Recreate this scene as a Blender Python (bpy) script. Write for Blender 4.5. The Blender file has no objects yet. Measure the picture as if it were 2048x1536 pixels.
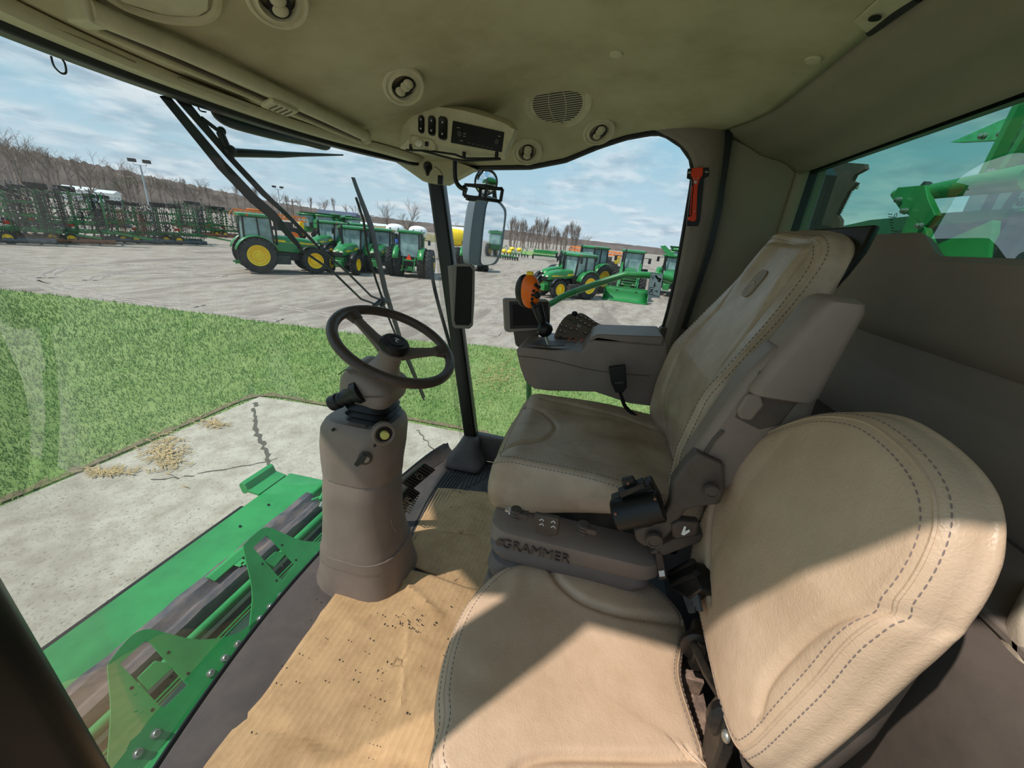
import bpy, bmesh, math, random
import numpy as np
from mathutils import Vector, Matrix
from mathutils.geometry import tessellate_polygon
random.seed(7); rng=np.random.default_rng(5)
SKY=.8;SUN=3.2;SUNV=(-.35,.45,.82);EXPO=0.35
SC=bpy.context.scene; COL=SC.collection
PI=math.pi
# ---- camera: built in camera-centred coordinates (x right across cab, y forward, z up); whole scene is lifted at the end
F_PX=770.0
R=Matrix(((0.22720955,-0.3307029,0.91597566),(-0.96961947,-0.16435628,0.18117698),(0.0906306,-0.92931297,-0.35799929)))
GZ=-3.4      # ground level under the raised cab
def ray(px,py): return R@Vector((px-1024,py-768,F_PX))
def at(px,py,x=None,y=None,z=None):
    d=ray(px,py)
    k=x/d.x if x is not None else (y/d.y if y is not None else z/d.z)
    return d*k
def ats(pts,**k): return [at(p[0],p[1],**k) for p in pts]
V=Vector
# ---------------------------------------------------------------- mesh builder
class MB:
    def __init__(s): s.v=[];s.f=[];s.m=[]
    def add(s,vs,fs,mi=0):
        o=len(s.v); s.v+= [tuple(p) for p in vs]; s.f+=[tuple(i+o for i in f) for f in fs]; s.m+=[mi]*len(fs); return s
    def box(s,c,size,rot=None,mi=0):
        c=V(c);hx,hy,hz=[q/2 for q in size]
        vs=[V((x,y,z)) for x in(-hx,hx) for y in(-hy,hy) for z in(-hz,hz)]
        if rot is not None: vs=[rot@p for p in vs]
        return s.add([c+p for p in vs],[(0,1,3,2),(4,6,7,5),(0,4,5,1),(2,3,7,6),(0,2,6,4),(1,5,7,3)],mi)
    def hexa(s,b,t,mi=0):   # 4 bottom pts, 4 top pts
        return s.add(list(b)+list(t),[(3,2,1,0),(4,5,6,7),(0,1,5,4),(1,2,6,5),(2,3,7,6),(3,0,4,7)],mi)
    def bar(s,a,b,w,h,up=(0,0,1),mi=0):
        a=V(a);b=V(b);d=(b-a).normalized();up=V(up)
        if abs(d.dot(up))>.97: up=V((1,0,0))
        sd=d.cross(up).normalized()*w/2;u=sd.cross(d).normalized()*h/2
        q=[-sd-u,sd-u,sd+u,-sd+u]
        return s.hexa([a+p for p in q],[b+p for p in q],mi)
    def loft(s,rings,cap=True,mi=0,closed=True):
        n=len(rings[0]);vs=[p for r in rings for p in r];fs=[]
        for i in range(len(rings)-1):
            for j in range(n if closed else n-1):
                k=(j+1)%n
                fs.append((i*n+j,i*n+k,(i+1)*n+k,(i+1)*n+j))
        if cap and closed:
            fs.append(tuple(range(n-1,-1,-1)));fs.append(tuple((len(rings)-1)*n+j for j in range(n)))
        return s.add(vs,fs,mi)
    def tube(s,pts,r,n=8,cap=True,closed=False,mi=0,sx=1.0):
        pts=[V(p) for p in pts];m=len(pts);rr=r if isinstance(r,(list,tuple)) else [r]*m
        T=[]
        for i in range(m):
            a=pts[(i-1)%m] if closed or i>0 else pts[0]; b=pts[(i+1)%m] if closed or i<m-1 else pts[-1]
            T.append((b-a).normalized() if (b-a).length>1e-9 else V((0,0,1)))
        up=V((0,0,1)) if abs(T[0].z)<.9 else V((1,0,0))
        U=(up-T[0]*up.dot(T[0])).normalized();rings=[]
        for i in range(m):
            U=(U-T[i]*U.dot(T[i])).normalized();W=T[i].cross(U)
            rings.append([pts[i]+(U*math.cos(2*PI*j/n)*sx+W*math.sin(2*PI*j/n))*rr[i] for j in range(n)])
        if closed: rings.append(rings[0]); return s.loft(rings,False,mi)
        return s.loft(rings,cap,mi)
    def cyl(s,a,b,r0,r1=None,n=16,mi=0):
        return s.tube([a,b],[r0,r0 if r1 is None else r1],n,mi=mi)
    def lathe(s,prof,o=(0,0,0),ax=(0,0,1),n=24,mi=0,cap=True):   # prof (r,h)
        o=V(o);ax=V(ax).normalized();u=ax.orthogonal().normalized();w=ax.cross(u)
        rings=[[o+ax*h+(u*math.cos(2*PI*j/n)+w*math.sin(2*PI*j/n))*max(r,1e-5) for j in range(n)] for r,h in prof]
        return s.loft(rings,cap,mi)
    def plate(s,poly,d,holes=(),mi=0):   # planar 3D polygon extruded by vector d, with holes
        loops=[[V(p) for p in poly]]+[[V(p) for p in h] for h in holes]
        tri=tessellate_polygon(loops);vs=[p for l in loops for p in l];n=len(vs);d=V(d)
        fs=[tuple(t) for t in tri]+[tuple(i+n for i in reversed(t)) for t in tri];o=0
        for l in loops:
            k=len(l)
            for i in range(k): a,b=o+i,o+(i+1)%k; fs.append((a,b,b+n,a+n))
            o+=k
        return s.add(vs+[p+d for p in vs],fs,mi)
    def ell(s,c,rx,ry=None,rz=None,rot=None,nu=16,nv=10,mi=0,e=1.0):
        ry=ry or rx;rz=rz or rx;c=V(c);rings=[]
        sg=lambda q:math.copysign(abs(q)**e,q)
        for i in range(nv+1):
            t=-PI/2+PI*i/nv;ct=max(math.cos(t),1e-4)
            ring=[]
            for j in range(nu):
                p=V((rx*sg(ct)*sg(math.cos(2*PI*j/nu)),ry*sg(ct)*sg(math.sin(2*PI*j/nu)),rz*sg(math.sin(t))))
                ring.append(c+(rot@p if rot is not None else p))
            rings.append(ring)
        return s.loft(rings,True,mi)
    def grid(s,rows,mi=0): return s.loft(rows,False,mi,closed=False)
    def xf(s,M):
        s.v=[tuple(M@V(p)) for p in s.v];return s
    def merge(s,o,mi=None):
        return s.add(o.v,o.f,0) if mi is None else s.add(o.v,o.f,mi)
    def build(s,name,mat,parent=None,smooth=True,bev=0,bseg=2,sub=0,solid=0,sharp=38,keep=False,soff=0,recalc=True):
        vs=np.array(s.v,float)
        if parent is not None: o=V(parent['_o']) if '_o' in parent else V((0,0,0))
        elif keep: o=V((0,0,0))
        else:
            mn=vs.min(0);mx=vs.max(0);o=V(((mn[0]+mx[0])/2,(mn[1]+mx[1])/2,mn[2]))
        me=bpy.data.meshes.new(name)
        me.from_pydata([tuple(p) for p in (vs-np.array(o))],[],s.f)
        mats=mat if isinstance(mat,(list,tuple)) else [mat]
        for m in mats: me.materials.append(m)
        if len(mats)>1: me.polygons.foreach_set('material_index',s.m)
        if recalc:
            bm=bmesh.new();bm.from_mesh(me);bmesh.ops.recalc_face_normals(bm,faces=bm.faces);bm.to_mesh(me);bm.free()
        if smooth:
            me.polygons.foreach_set('use_smooth',[True]*len(me.polygons))
            me.set_sharp_from_angle(angle=math.radians(sharp))
        ob=bpy.data.objects.new(name,me);COL.objects.link(ob)
        if parent is not None: ob.parent=parent; ob['_o']=tuple(o)
        else: ob.location=o; ob['_o']=tuple(o)
        if bev: m=ob.modifiers.new('b','BEVEL');m.width=bev;m.segments=bseg;m.limit_method='ANGLE';m.angle_limit=math.radians(35)
        if solid: m=ob.modifiers.new('s','SOLIDIFY');m.thickness=solid;m.offset=soff
        if sub: m=ob.modifiers.new('u','SUBSURF');m.levels=sub;m.render_levels=sub
        return ob
def tag(o,label=None,cat=None,group=None,kind=None):
    if label: o['label']=label
    if cat: o['category']=cat
    if group: o['group']=group
    if kind: o['kind']=kind
    return o
def thing(name,loc,label=None,cat=None,group=None,kind=None,rz=0):
    o=bpy.data.objects.new(name,None);COL.objects.link(o);o.location=V(loc);o['_o']=tuple(loc);o.empty_display_size=.05
    o.rotation_euler.z=rz
    return tag(o,label,cat,group,kind)
def struct(o,label=None,cat=None): return tag(o,label,cat,None,'structure')
def kids(o): return [c for c in bpy.data.objects if c.parent==o]
def copy_tree(o,parent=None):
    c=o.copy();COL.objects.link(c)
    if parent is not None: c.parent=parent
    for ch in kids(o): copy_tree(ch,c)
    return c
def circ(c,r,u,w,n=24,a0=0,a1=2*PI,r2=None):
    c=V(c);u=V(u);w=V(w);full=abs(a1-a0-2*PI)<1e-6;r2=r2 or r
    return [c+u*(r*math.cos(a0+(a1-a0)*i/(n if full else n-1)))+w*(r2*math.sin(a0+(a1-a0)*i/(n if full else n-1))) for i in range(n)]
def rrect(c,u,w,a,b,r,n=5):
    c=V(c);u=V(u);w=V(w);r=min(r,a/2-1e-4,b/2-1e-4);out=[]
    for (sx,sy,a0) in((1,1,0),(-1,1,PI/2),(-1,-1,PI),(1,-1,1.5*PI)):
        for i in range(n):
            t=a0+PI/2*i/(n-1); out.append(c+u*(sx*(a/2-r)+r*math.cos(t))+w*(sy*(b/2-r)+r*math.sin(t)))
    return out
def cr(pts,n=8,closed=False):   # Catmull-Rom resample, any dimension
    P=[np.array(p,float) for p in pts];m=len(P);out=[]
    rg=range(m) if closed else range(m-1)
    for i in rg:
        if closed: a,b,c,d=P[(i-1)%m],P[i],P[(i+1)%m],P[(i+2)%m]
        else: a,b,c,d=P[max(i-1,0)],P[i],P[i+1],P[min(i+2,m-1)]
        for k in range(n):
            t=k/n;out.append(.5*(2*b+(c-a)*t+(2*a-5*b+4*c-d)*t*t+(3*b-a-3*c+d)*t**3))
    if not closed: out.append(P[-1])
    return [V(p) if len(p)==3 else p for p in out]
def resamp(pts,n,closed=False):
    P=np.array([tuple(p) for p in pts],float)
    if closed: P=np.vstack([P,P[:1]])
    L=np.r_[0,np.cumsum(np.linalg.norm(np.diff(P,axis=0),axis=1))]
    t=np.linspace(0,L[-1],n,endpoint=not closed)
    return np.stack([np.interp(t,L,P[:,k]) for k in range(P.shape[1])],1)
# ---------------------------------------------------------------- materials
def lin(c): 
    c=c/255.; return c/12.92 if c<=.04045 else ((c+.055)/1.055)**2.4
def rgb(c): return (lin(c[0]),lin(c[1]),lin(c[2]),1)
MATS={}
def mat(name,c,rough=.5,metal=0,spec=.5,var=.0,vs=8,bump=0,bs=200,c2=None,bdist=.002,stretch=None,coat=0):
    if name in MATS: return MATS[name]
    m=bpy.data.materials.new(name);m.use_nodes=True;nt=m.node_tree;N=nt.nodes;L=nt.links;b=N['Principled BSDF']
    b.inputs['Base Color'].default_value=rgb(c);b.inputs['Roughness'].default_value=rough;b.inputs['Metallic'].default_value=metal
    b.inputs['Specular IOR Level'].default_value=spec
    if coat: b.inputs['Coat Weight'].default_value=coat;b.inputs['Coat Roughness'].default_value=.1
    tc=N.new('ShaderNodeTexCoord');src=tc.outputs['Object']
    if stretch:
        mp=N.new('ShaderNodeMapping');mp.inputs['Scale'].default_value=stretch;L.new(src,mp.inputs[0]);src=mp.outputs[0]
    if var or c2:
        nz=N.new('ShaderNodeTexNoise');nz.inputs['Scale'].default_value=vs;nz.inputs['Detail'].default_value=5;nz.inputs['Roughness'].default_value=.65
        L.new(src,nz.inputs['Vector']);mx=N.new('ShaderNodeMix');mx.data_type='RGBA'
        rp=N.new('ShaderNodeMapRange');rp.inputs[1].default_value=.38;rp.inputs[2].default_value=.66
        L.new(nz.outputs['Fac'],rp.inputs[0]);L.new(rp.outputs[0],mx.inputs[0])
        if c2 is None: c2=tuple(q*(1-var) for q in c); 
        mx.inputs[6].default_value=rgb(c);mx.inputs[7].default_value=rgb(c2);L.new(mx.outputs[2],b.inputs['Base Color'])
    if bump:
        nb=N.new('ShaderNodeTexNoise');nb.inputs['Scale'].default_value=bs;nb.inputs['Detail'].default_value=3
        L.new(src,nb.inputs['Vector']);bp=N.new('ShaderNodeBump');bp.inputs['Strength'].default_value=bump;bp.inputs['Distance'].default_value=bdist
        L.new(nb.outputs['Fac'],bp.inputs['Height']);L.new(bp.outputs[0],b.inputs['Normal'])
    MATS[name]=m;return m
def leather(name,c,c2):
    m=mat(name,c,rough=.42,spec=.45,c2=c2,vs=7);nt=m.node_tree;N=nt.nodes;L=nt.links;b=N['Principled BSDF']
    tc=N.new('ShaderNodeTexCoord')
    vo=N.new('ShaderNodeTexVoronoi');vo.inputs['Scale'].default_value=330;vo.feature='SMOOTH_F1'
    nz=N.new('ShaderNodeTexNoise');nz.inputs['Scale'].default_value=60
    L.new(tc.outputs['Object'],nz.inputs['Vector'])
    mx=N.new('ShaderNodeMix');mx.data_type='VECTOR';mx.inputs[0].default_value=.02
    L.new(tc.outputs['Object'],mx.inputs[4]);L.new(nz.outputs['Color'],mx.inputs[5]);L.new(mx.outputs[1],vo.inputs['Vector'])
    bp=N.new('ShaderNodeBump');bp.inputs['Strength'].default_value=.35;bp.inputs['Distance'].default_value=.0012
    L.new(vo.outputs['Distance'],bp.inputs['Height'])
    n2=N.new('ShaderNodeTexNoise');n2.inputs['Scale'].default_value=22;n2.inputs['Detail'].default_value=4;L.new(tc.outputs['Object'],n2.inputs['Vector'])
    b2=N.new('ShaderNodeBump');b2.inputs['Strength'].default_value=.35;b2.inputs['Distance'].default_value=.006
    L.new(n2.outputs['Fac'],b2.inputs['Height']);L.new(bp.outputs[0],b2.inputs['Normal']);L.new(b2.outputs[0],b.inputs['Normal'])
    return m
def glass(name,tint=(1,1,1),refl=.05,dust_haze=.0,dc=(.8,.85,.85),rough=0.0,ds=3,speck=0):
    m=bpy.data.materials.new(name);m.use_nodes=True;nt=m.node_tree;N=nt.nodes;L=nt.links;N.clear()
    o=N.new('ShaderNodeOutputMaterial');t=N.new('ShaderNodeBsdfTransparent');t.inputs[0].default_value=(*tint,1)
    g=N.new('ShaderNodeBsdfGlossy');g.inputs['Roughness'].default_value=rough
    lw=N.new('ShaderNodeLayerWeight');lw.inputs[0].default_value=.25
    ml=N.new('ShaderNodeMath');ml.operation='MULTIPLY_ADD';ml.inputs[1].default_value=.25;ml.inputs[2].default_value=refl;L.new(lw.outputs['Fresnel'],ml.inputs[0])
    mx=N.new('ShaderNodeMixShader');L.new(ml.outputs[0],mx.inputs[0]);L.new(t.outputs[0],mx.inputs[1]);L.new(g.outputs[0],mx.inputs[2]);last=mx
    if dust_haze:
        d=N.new('ShaderNodeBsdfDiffuse');d.inputs[0].default_value=(*dc,1);tr=N.new('ShaderNodeBsdfTranslucent');tr.inputs[0].default_value=(*dc,1)
        md=N.new('ShaderNodeMixShader');md.inputs[0].default_value=.5;L.new(d.outputs[0],md.inputs[1]);L.new(tr.outputs[0],md.inputs[2])
        tc=N.new('ShaderNodeTexCoord');nz=N.new('ShaderNodeTexNoise');nz.inputs['Scale'].default_value=ds;nz.inputs['Detail'].default_value=6;nz.inputs['Roughness'].default_value=.7
        L.new(tc.outputs['Object'],nz.inputs['Vector']);mr=N.new('ShaderNodeMapRange');mr.inputs[1].default_value=.35;mr.inputs[2].default_value=.75;mr.inputs[3].default_value=dust_haze*.4;mr.inputs[4].default_value=dust_haze*1.6
        L.new(nz.outputs['Fac'],mr.inputs[0]);fac=mr.outputs[0]
        m2=N.new('ShaderNodeMixShader');L.new(fac,m2.inputs[0]);L.new(mx.outputs[0],m2.inputs[1]);L.new(md.outputs[0],m2.inputs[2]);last=m2
    L.new(last.outputs[0],o.inputs[0]);MATS[name]=m;return m
M=dict(
 ceil=mat('headliner_fabric',(188,179,148),.95,spec=.1,c2=(170,160,128),vs=5,bump=.25,bs=500,bdist=.001),
 ceilp=mat('headliner_plastic',(198,190,158),.6,spec=.3,var=.06,vs=30),
 trim=mat('taupe_plastic',(134,119,109),.5,spec=.4,var=.07,vs=9,bump=.15,bs=700,bdist=.0006),
 trimd=mat('dark_taupe_plastic',(90,79,72),.55,spec=.35,var=.1,vs=20,bump=.15,bs=600,bdist=.0006),
 trimw=mat('rear_wall_plastic',(150,140,122),.7,spec=.25,var=.05,vs=4,bump=.2,bs=500,bdist=.0008),
 mat_f=mat('floor_rubber',(70,68,70),.7,spec=.3,c2=(92,86,82),vs=6,bump=.2,bs=300),
 sill=mat('sill_plastic',(92,84,82),.55,spec=.35,c2=(108,98,94),vs=8),
 black=mat('black_plastic',(18,18,19),.42,spec=.4,var=.2,vs=20),
 blackm=mat('black_metal',(24,24,25),.4,metal=.3,spec=.5,c2=(60,52,44),vs=18),
 pil=mat('black_pillar',(16,19,16),.35,spec=.5),
 rubber=mat('tire_rubber',(40,42,44),.85,spec=.2,c2=(62,62,60),vs=3),
 screen=mat('screen_glass',(4,5,6),.25,spec=.2),
 green=mat('green_paint',(34,130,62),.35,spec=.5,var=.1,vs=2,coat=.3),
 greenm=mat('machine_green',(48,146,78),.4,spec=.45,c2=(38,122,64),vs=3),
 channel=mat('dark_channel',(24,62,42),.6,c2=(18,36,28),vs=5),
 greend=mat('dark_green_paint',(22,92,48),.4,spec=.5,var=.15,vs=4),
 yellow=mat('yellow_paint',(250,212,20),.4,spec=.5,var=.06,vs=6),
 orange=mat('orange_plastic',(252,116,22),.4,spec=.4,var=.06,vs=20),
 ored=mat('orange_red_plastic',(236,66,28),.45,spec=.4),
 orangem=mat('orange_paint',(236,130,40),.5),
 steel=mat('zinc_steel',(190,192,190),.35,metal=.8,spec=.5,c2=(150,140,120),vs=60),
 tine=mat('tine_black',(30,32,34),.6,c2=(52,50,50),vs=3),
 iron=mat('dark_iron',(52,54,58),.6,metal=.2,c2=(78,70,66),vs=4),
 irong=mat('grey_iron',(96,102,108),.6,metal=.2,c2=(60,62,66),vs=5),
 rust=mat('rusty_steel',(150,96,70),.8,c2=(104,70,56),vs=5),
 white=mat('white_paint',(232,234,232),.5),
 whitep=mat('white_poly_tank',(236,240,240),.45,spec=.4),
 cglass=mat('tinted_cab_glass',(140,170,166),.12,spec=.8,c2=(88,116,118),vs=1.2),
 red=mat('red_plastic',(222,44,30),.5),
 keyg=mat('green_key',(60,120,62),.6),
 keyl=mat('key_legend',(186,184,178),.6),
 cardb=mat('cardboard',(204,168,122),.9,spec=.1),
 bark=mat('tree_bark',(134,120,110),.95,spec=.1,c2=(108,94,86),vs=2),
)
M['leath']=leather('tan_leather',(206,176,150),(192,162,134))
M['leathd']=leather('grey_tan_leather',(180,160,140),(156,134,112))
M['leatht']=leather('dark_leather_wrap',(76,62,55),(64,52,46))
M['stitch']=mat('seat_thread',(132,116,112),.8)
M['stitchd']=mat('seat_thread_dark',(104,86,76),.8)
M['wg']=glass('windshield_glass',(.985,1,.995),.035,dust_haze=.03)  # diffuse film paints the whitish reflection haze along with the dust
M['sg']=glass('side_glass',(.99,1,1),.02,dust_haze=.008)
M['rg']=glass('green_tinted_glass',(.40,.72,.60),.02,dust_haze=.022,dc=(.55,.8,.72),ds=2)
M['mir']=mat('mirror_silver',(225,232,235),.03,metal=1)
def decal_mat():
    m=mat('decal_film',(232,236,238),.5);N=m.node_tree.nodes;L=m.node_tree.links;b=N['Principled BSDF'];t=N.new('ShaderNodeBsdfTranslucent');t.inputs[0].default_value=(.8,.84,.86,1);x=N.new('ShaderNodeMixShader');x.inputs[0].default_value=.6
    L.new(b.outputs[0],x.inputs[1]);L.new(t.outputs[0],x.inputs[2]);L.new(x.outputs[0],N['Material Output'].inputs[0]);return m
M['decal']=decal_mat()
M['lens']=mat('clear_lens',(210,205,180),.15,spec=.8)
def cardboard():
    m=M['cardb'];nt=m.node_tree;N=nt.nodes;L=nt.links;b=N['Principled BSDF'];tc=N.new('ShaderNodeTexCoord')
    w=N.new('ShaderNodeTexWave');w.bands_direction='Y';w.inputs['Scale'].default_value=17;w.inputs['Distortion'].default_value=3.2;w.inputs['Detail'].default_value=3;w.inputs['Detail Scale'].default_value=.7
    mp=N.new('ShaderNodeMapping');mp.inputs['Scale'].default_value=(.15,1,1);mp.inputs['Rotation'].default_value=(0,0,.12);L.new(tc.outputs['Object'],mp.inputs[0]);L.new(mp.outputs[0],w.inputs['Vector'])
    n=N.new('ShaderNodeTexNoise');n.inputs['Scale'].default_value=9;n.inputs['Detail'].default_value=8;n.inputs['Roughness'].default_value=.75;L.new(tc.outputs['Object'],n.inputs['Vector'])
    mx=N.new('ShaderNodeMix');mx.data_type='RGBA';mx.inputs[6].default_value=rgb((208,170,128));mx.inputs[7].default_value=rgb((150,116,82))
    mr=N.new('ShaderNodeMapRange');mr.inputs[1].default_value=.42;mr.inputs[2].default_value=.78;mr.inputs[4].default_value=.75;L.new(n.outputs['Fac'],mr.inputs[0]);L.new(mr.outputs[0],mx.inputs[0])
    m3=N.new('ShaderNodeMix');m3.data_type='RGBA';m3.blend_type='MULTIPLY';m3.inputs[7].default_value=(.72,.66,.6,1)
    mw=N.new('ShaderNodeMapRange');mw.inputs[1].default_value=.84;mw.inputs[2].default_value=1;mw.inputs[4].default_value=.22;L.new(w.outputs['Fac'],mw.inputs[0]);L.new(mw.outputs[0],m3.inputs[0])
    L.new(mx.outputs[2],m3.inputs[6]);L.new(m3.outputs[2],b.inputs['Base Color'])
    bp=N.new('ShaderNodeBump');bp.inputs['Strength'].default_value=.2;bp.inputs['Distance'].default_value=.002;L.new(w.outputs['Fac'],bp.inputs['Height'])
    b2=N.new('ShaderNodeBump');b2.inputs['Strength'].default_value=.3;b2.inputs['Distance'].default_value=.006;L.new(n.outputs['Fac'],b2.inputs['Height']);L.new(bp.outputs[0],b2.inputs['Normal']);L.new(b2.outputs[0],b.inputs['Normal'])
cardboard()
def text(name,body,mat_,loc,u,w,size,depth=.0006,parent=None,align='CENTER'):
    c=bpy.data.curves.new(name,'FONT');c.body=body;c.size=size;c.extrude=depth;c.align_x=align;c.align_y='CENTER'
    ob=bpy.data.objects.new(name,c);COL.objects.link(ob);u=V(u).normalized();w=V(w);w=(w-u*w.dot(u)).normalized();n=u.cross(w)
    Mx=Matrix((u,w,n)).transposed().to_4x4();Mx.translation=V(loc)
    dg=bpy.context.evaluated_depsgraph_get();me=bpy.data.meshes.new_from_object(ob.evaluated_get(dg));bpy.data.objects.remove(ob)
    me.transform(Mx);mb=MB();mb.add([v.co.copy() for v in me.vertices],[tuple(p.vertices) for p in me.polygons])
    return mb.build(name,mat_,parent,smooth=False)
# ================================================================ CAB SHELL
CX=.98; XR=1.85; XL=.11; ZF=-1.22
def sst(a,b,x):
    t=min(1,max(0,(x-a)/(b-a)));return t*t*(3-2*t)
def header_y(x): return 1.115-.30*((abs(x-CX))/.87)**2.4
LIPY=[-.6,-.45,-.23,-.09,0,.1,.233,.38,.675,.82,1.2];LIPZ=[.44,.44,.44,.432,.413,.378,.32,.287,.268,.265,.275]
def zc(x,y):
    c=.47-.192*sst(.15,1.05,y)-.03*sst(-.2,-.45,y)
    e=float(np.interp(y,LIPY,LIPZ))
    if x<CX: e=e+(.45-e)*(1-sst(.72,.95,y))
    t=sst(.50,.87,abs(x-CX))
    return c*(1-t)+e*t
def on_ceil(px,py,off=0):
    d=ray(px,py);lo,hi=.3,2.6
    for i in range(400):
        k=lo+(hi-lo)*i/400
        p=d*(k/d.x)
        if p.z>=zc(p.x,p.y)-off: return p
    return d*(1.6/d.x)
def ceil_frame(p):
    e=.01;n=V((-(zc(p.x+e,p.y)-zc(p.x-e,p.y))/(2*e),-(zc(p.x,p.y+e)-zc(p.x,p.y-e))/(2*e),1)).normalized()
    n=-n;u=V((1,0,0));u=(u-n*u.dot(n)).normalized();return u,n.cross(u),n
def ceil_y0(x): return -.43+.10*min(1,max(0,(x-CX-.55)/.32))**2
mb=MB();rows=[]
for i in range(61):
    x=XL+(XR-XL)*i/60;y0=ceil_y0(x)-.01;y1=header_y(x)
    rows.append([V((x,y0+(y1-y0)*j/60,zc(x,y0+(y1-y0)*j/60))) for j in range(61)])
# turn the edge up to give the liner its rolled lip
mb.grid(rows)
struct(mb.build('ceiling',M['ceil'],solid=.012,soff=1,keep=True),'moulded beige fabric headliner of the cab','ceiling')
# rolled lips round the liner (right window, windshield header)
mb=MB();mb.tube([V((XR,y,float(np.interp(y,LIPY,LIPZ))-.003)) for y in np.linspace(-.33,.82,40)],.013,8)
struct(mb.build('trim_1',M['black']),'black rubber seal along the top of the right hand window','trim')
mb=MB()
hd=[V((x,header_y(x)+.008,.271)) for x in np.linspace(XL,XR,44)]
mb.loft([[p+V((0,-.022,.012)),p+V((0,.03,.012)),p+V((0,.03,-.022)),p+V((0,-.012,-.022))] for p in hd])
struct(mb.build('trim_2',M['black'],bev=.004),'black seal under the front edge of the headliner over the windshield','trim')
# beige strip just behind header
mb=MB();rows=[]
for x in np.linspace(XL+.1,XR-.12,40):
    y=header_y(x);rows.append([V((x,y-.012,zc(x,y-.012)-.004)),V((x,y-.02,zc(x,y-.02)-.016)),V((x,y-.07,zc(x,y-.07)-.02)),V((x,y-.09,zc(x,y-.09)-.004))])
mb.grid(rows);struct(mb.build('trim_3',M['ceilp'],solid=.004,keep=True),'beige plastic header panel above the windshield','trim')
# floor
mb=MB();n=48;fl=[V((x,float(.87-.15*(abs(x-CX)/.87)**2.2),ZF)) for x in np.linspace(XL,XR,n)]
poly=fl+[V((XR,-.6,ZF)),V((XL,-.6,ZF))]
mb.plate(poly,(0,0,-.05));struct(mb.build('floor',M['mat_f'],keep=True,smooth=False),'dark grey rubber floor mat of the cab with moulded ribs','floor')
# ribs of the mat near the pedals : fan of raised lines
mb=MB()
for k in range(13):
    a=at(893+k*8.5,945-k*1.5,z=ZF);b=at(806+k*11,1100-k*9,z=ZF)
    if k>6: b=a.lerp(b,.55)
    m=(a+b)/2+V((.02,.02,0));mb.tube([p+V((0,0,.002)) for p in cr([a,m,b],5)],.0045,6)
struct(mb.build('trim_4',M['mat_f']),'moulded ribs of the rubber floor mat by the right pillar','floor ribs')
# sill : moulded plastic ramp between mat and windshield
mb=MB();rows=[]
for x in np.linspace(XL,XR,n):
    yf=float(.865-.15*(abs(x-CX)/.87)**2.2);sw_=.17-.12*sst(CX,CX+.3,x);dz=.035*sst(.45,.86,abs(x-CX))*(1 if x>CX else .2)
    rows.append([V((x,yf-sw_,ZF+.002)),V((x,yf-sw_*.82,ZF+.012)),V((x,yf-sw_*.3,ZF+.03+dz*.4)),V((x,yf-.005,ZF+.036+dz)),V((x,yf+.008,ZF+.02+dz)),V((x,yf+.012,ZF-.08))])
mb.grid(rows);struct(mb.build('trim_5',M['sill'],keep=True),'grey brown plastic sill at the foot of the windshield','sill')
mb=MB();mb.tube([V((x,float(.872-.15*(abs(x-CX)/.87)**2.2)+.006,ZF+.018+.035*sst(.45,.86,abs(x-CX))*(1 if x>CX else .2))) for x in np.linspace(XL,XR,n)],.009,8)
struct(mb.build('trim_6',M['black']),'black rubber seal at the foot of the windshield','seal')
# pillar boot on the right
b=V((XR-.01,.575,ZF));mb=MB();rings=[]
for z,a,w,yo in((0,.22,.26,.0),(.03,.18,.21,.0),(.07,.14,.15,0),(.11,.115,.12,-.005),(.14,.095,.1,-.01),(.155,.085,.09,-.01)):
    rings.append(rrect(b+V((-a/2+.045,yo,z)),(1,0,0),(0,1,0),a,w,.04))
mb.loft(rings);struct(mb.build('trim_7',M['sill'],sub=1),'grey moulded boot around the foot of the right hand pillar','pillar boot')
# front pillars
def pillar(name,x,label,w=.075,ya=.56,yb=.825,za=-1.15,zb=.27):
    mb=MB();mb.loft([rrect((x,ya+(yb-ya)*t-.0,za+(zb-za)*t),(1,0,0),(0,1,0),w*.85,w,.015) for t in np.linspace(0,1,6)])
    struct(mb.build(name,M['pil']),label,'pillar')
pillar('trim_8',XR+.01,'black front right pillar of the cab between windshield and side window')
mb=MB();p0=at(-140,900,x=.15)
A=[at(-60,1110,y=.50),at(232,1600,y=.44)]
dd=(A[1]-A[0]).normalized()
mb.loft([rrect(A[0]-dd*.9+dd*t+V((-.055,.0,0)),(1,.15,0),(0,1,0),.11,.12,.03) for t in np.linspace(0,2.0,6)])
struct(mb.build('trim_9',M['pil']),'black front left pillar of the cab at the lower left corner','pillar')
# windshield : ruled surface between sill arc and header arc, bowed
mb=MB();rows=[]
for x in np.linspace(XL+.03,XR,40):
    y0=float(.885-.15*(abs(x-CX)/.87)**2.2);z0=ZF+.02;y1=header_y(x)+.02;z1=.24
    if x>1.80: y0=.60;y1=.83
    rows.append([V((x,y0+(y1-y0)*t+.13*math.sin(PI*t)*(1-(abs(x-CX)/.9)**2),z0+(z1-z0)*t)) for t in np.linspace(0,1,16)])
mb.grid(rows);struct(mb.build('window_1',M['wg'],keep=True,recalc=False),'large curved windshield of the cab, dusty with fine scratches and a painted reflection haze','windshield')
# right side glass with the front, top and rear edges of the opening
mb=MB();mb.add([(XR+.012,.60,-1.15),(XR+.012,.86,.25),(XR+.012,-.33,.45),(XR+.012,-.42,-1.1)],[(0,1,2,3)])
struct(mb.build('window_2',M['sg'],keep=True,smooth=False,recalc=False),'clear right hand side window of the cab','side window')
# right wall below window hidden by console: low sill
mb=MB();mb.box((XR+.02,.1,-1.14),(.05,1.0,.16));struct(mb.build('wall_right',M['sill'],bev=.01),'low grey sill under the right hand side window','wall')
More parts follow.
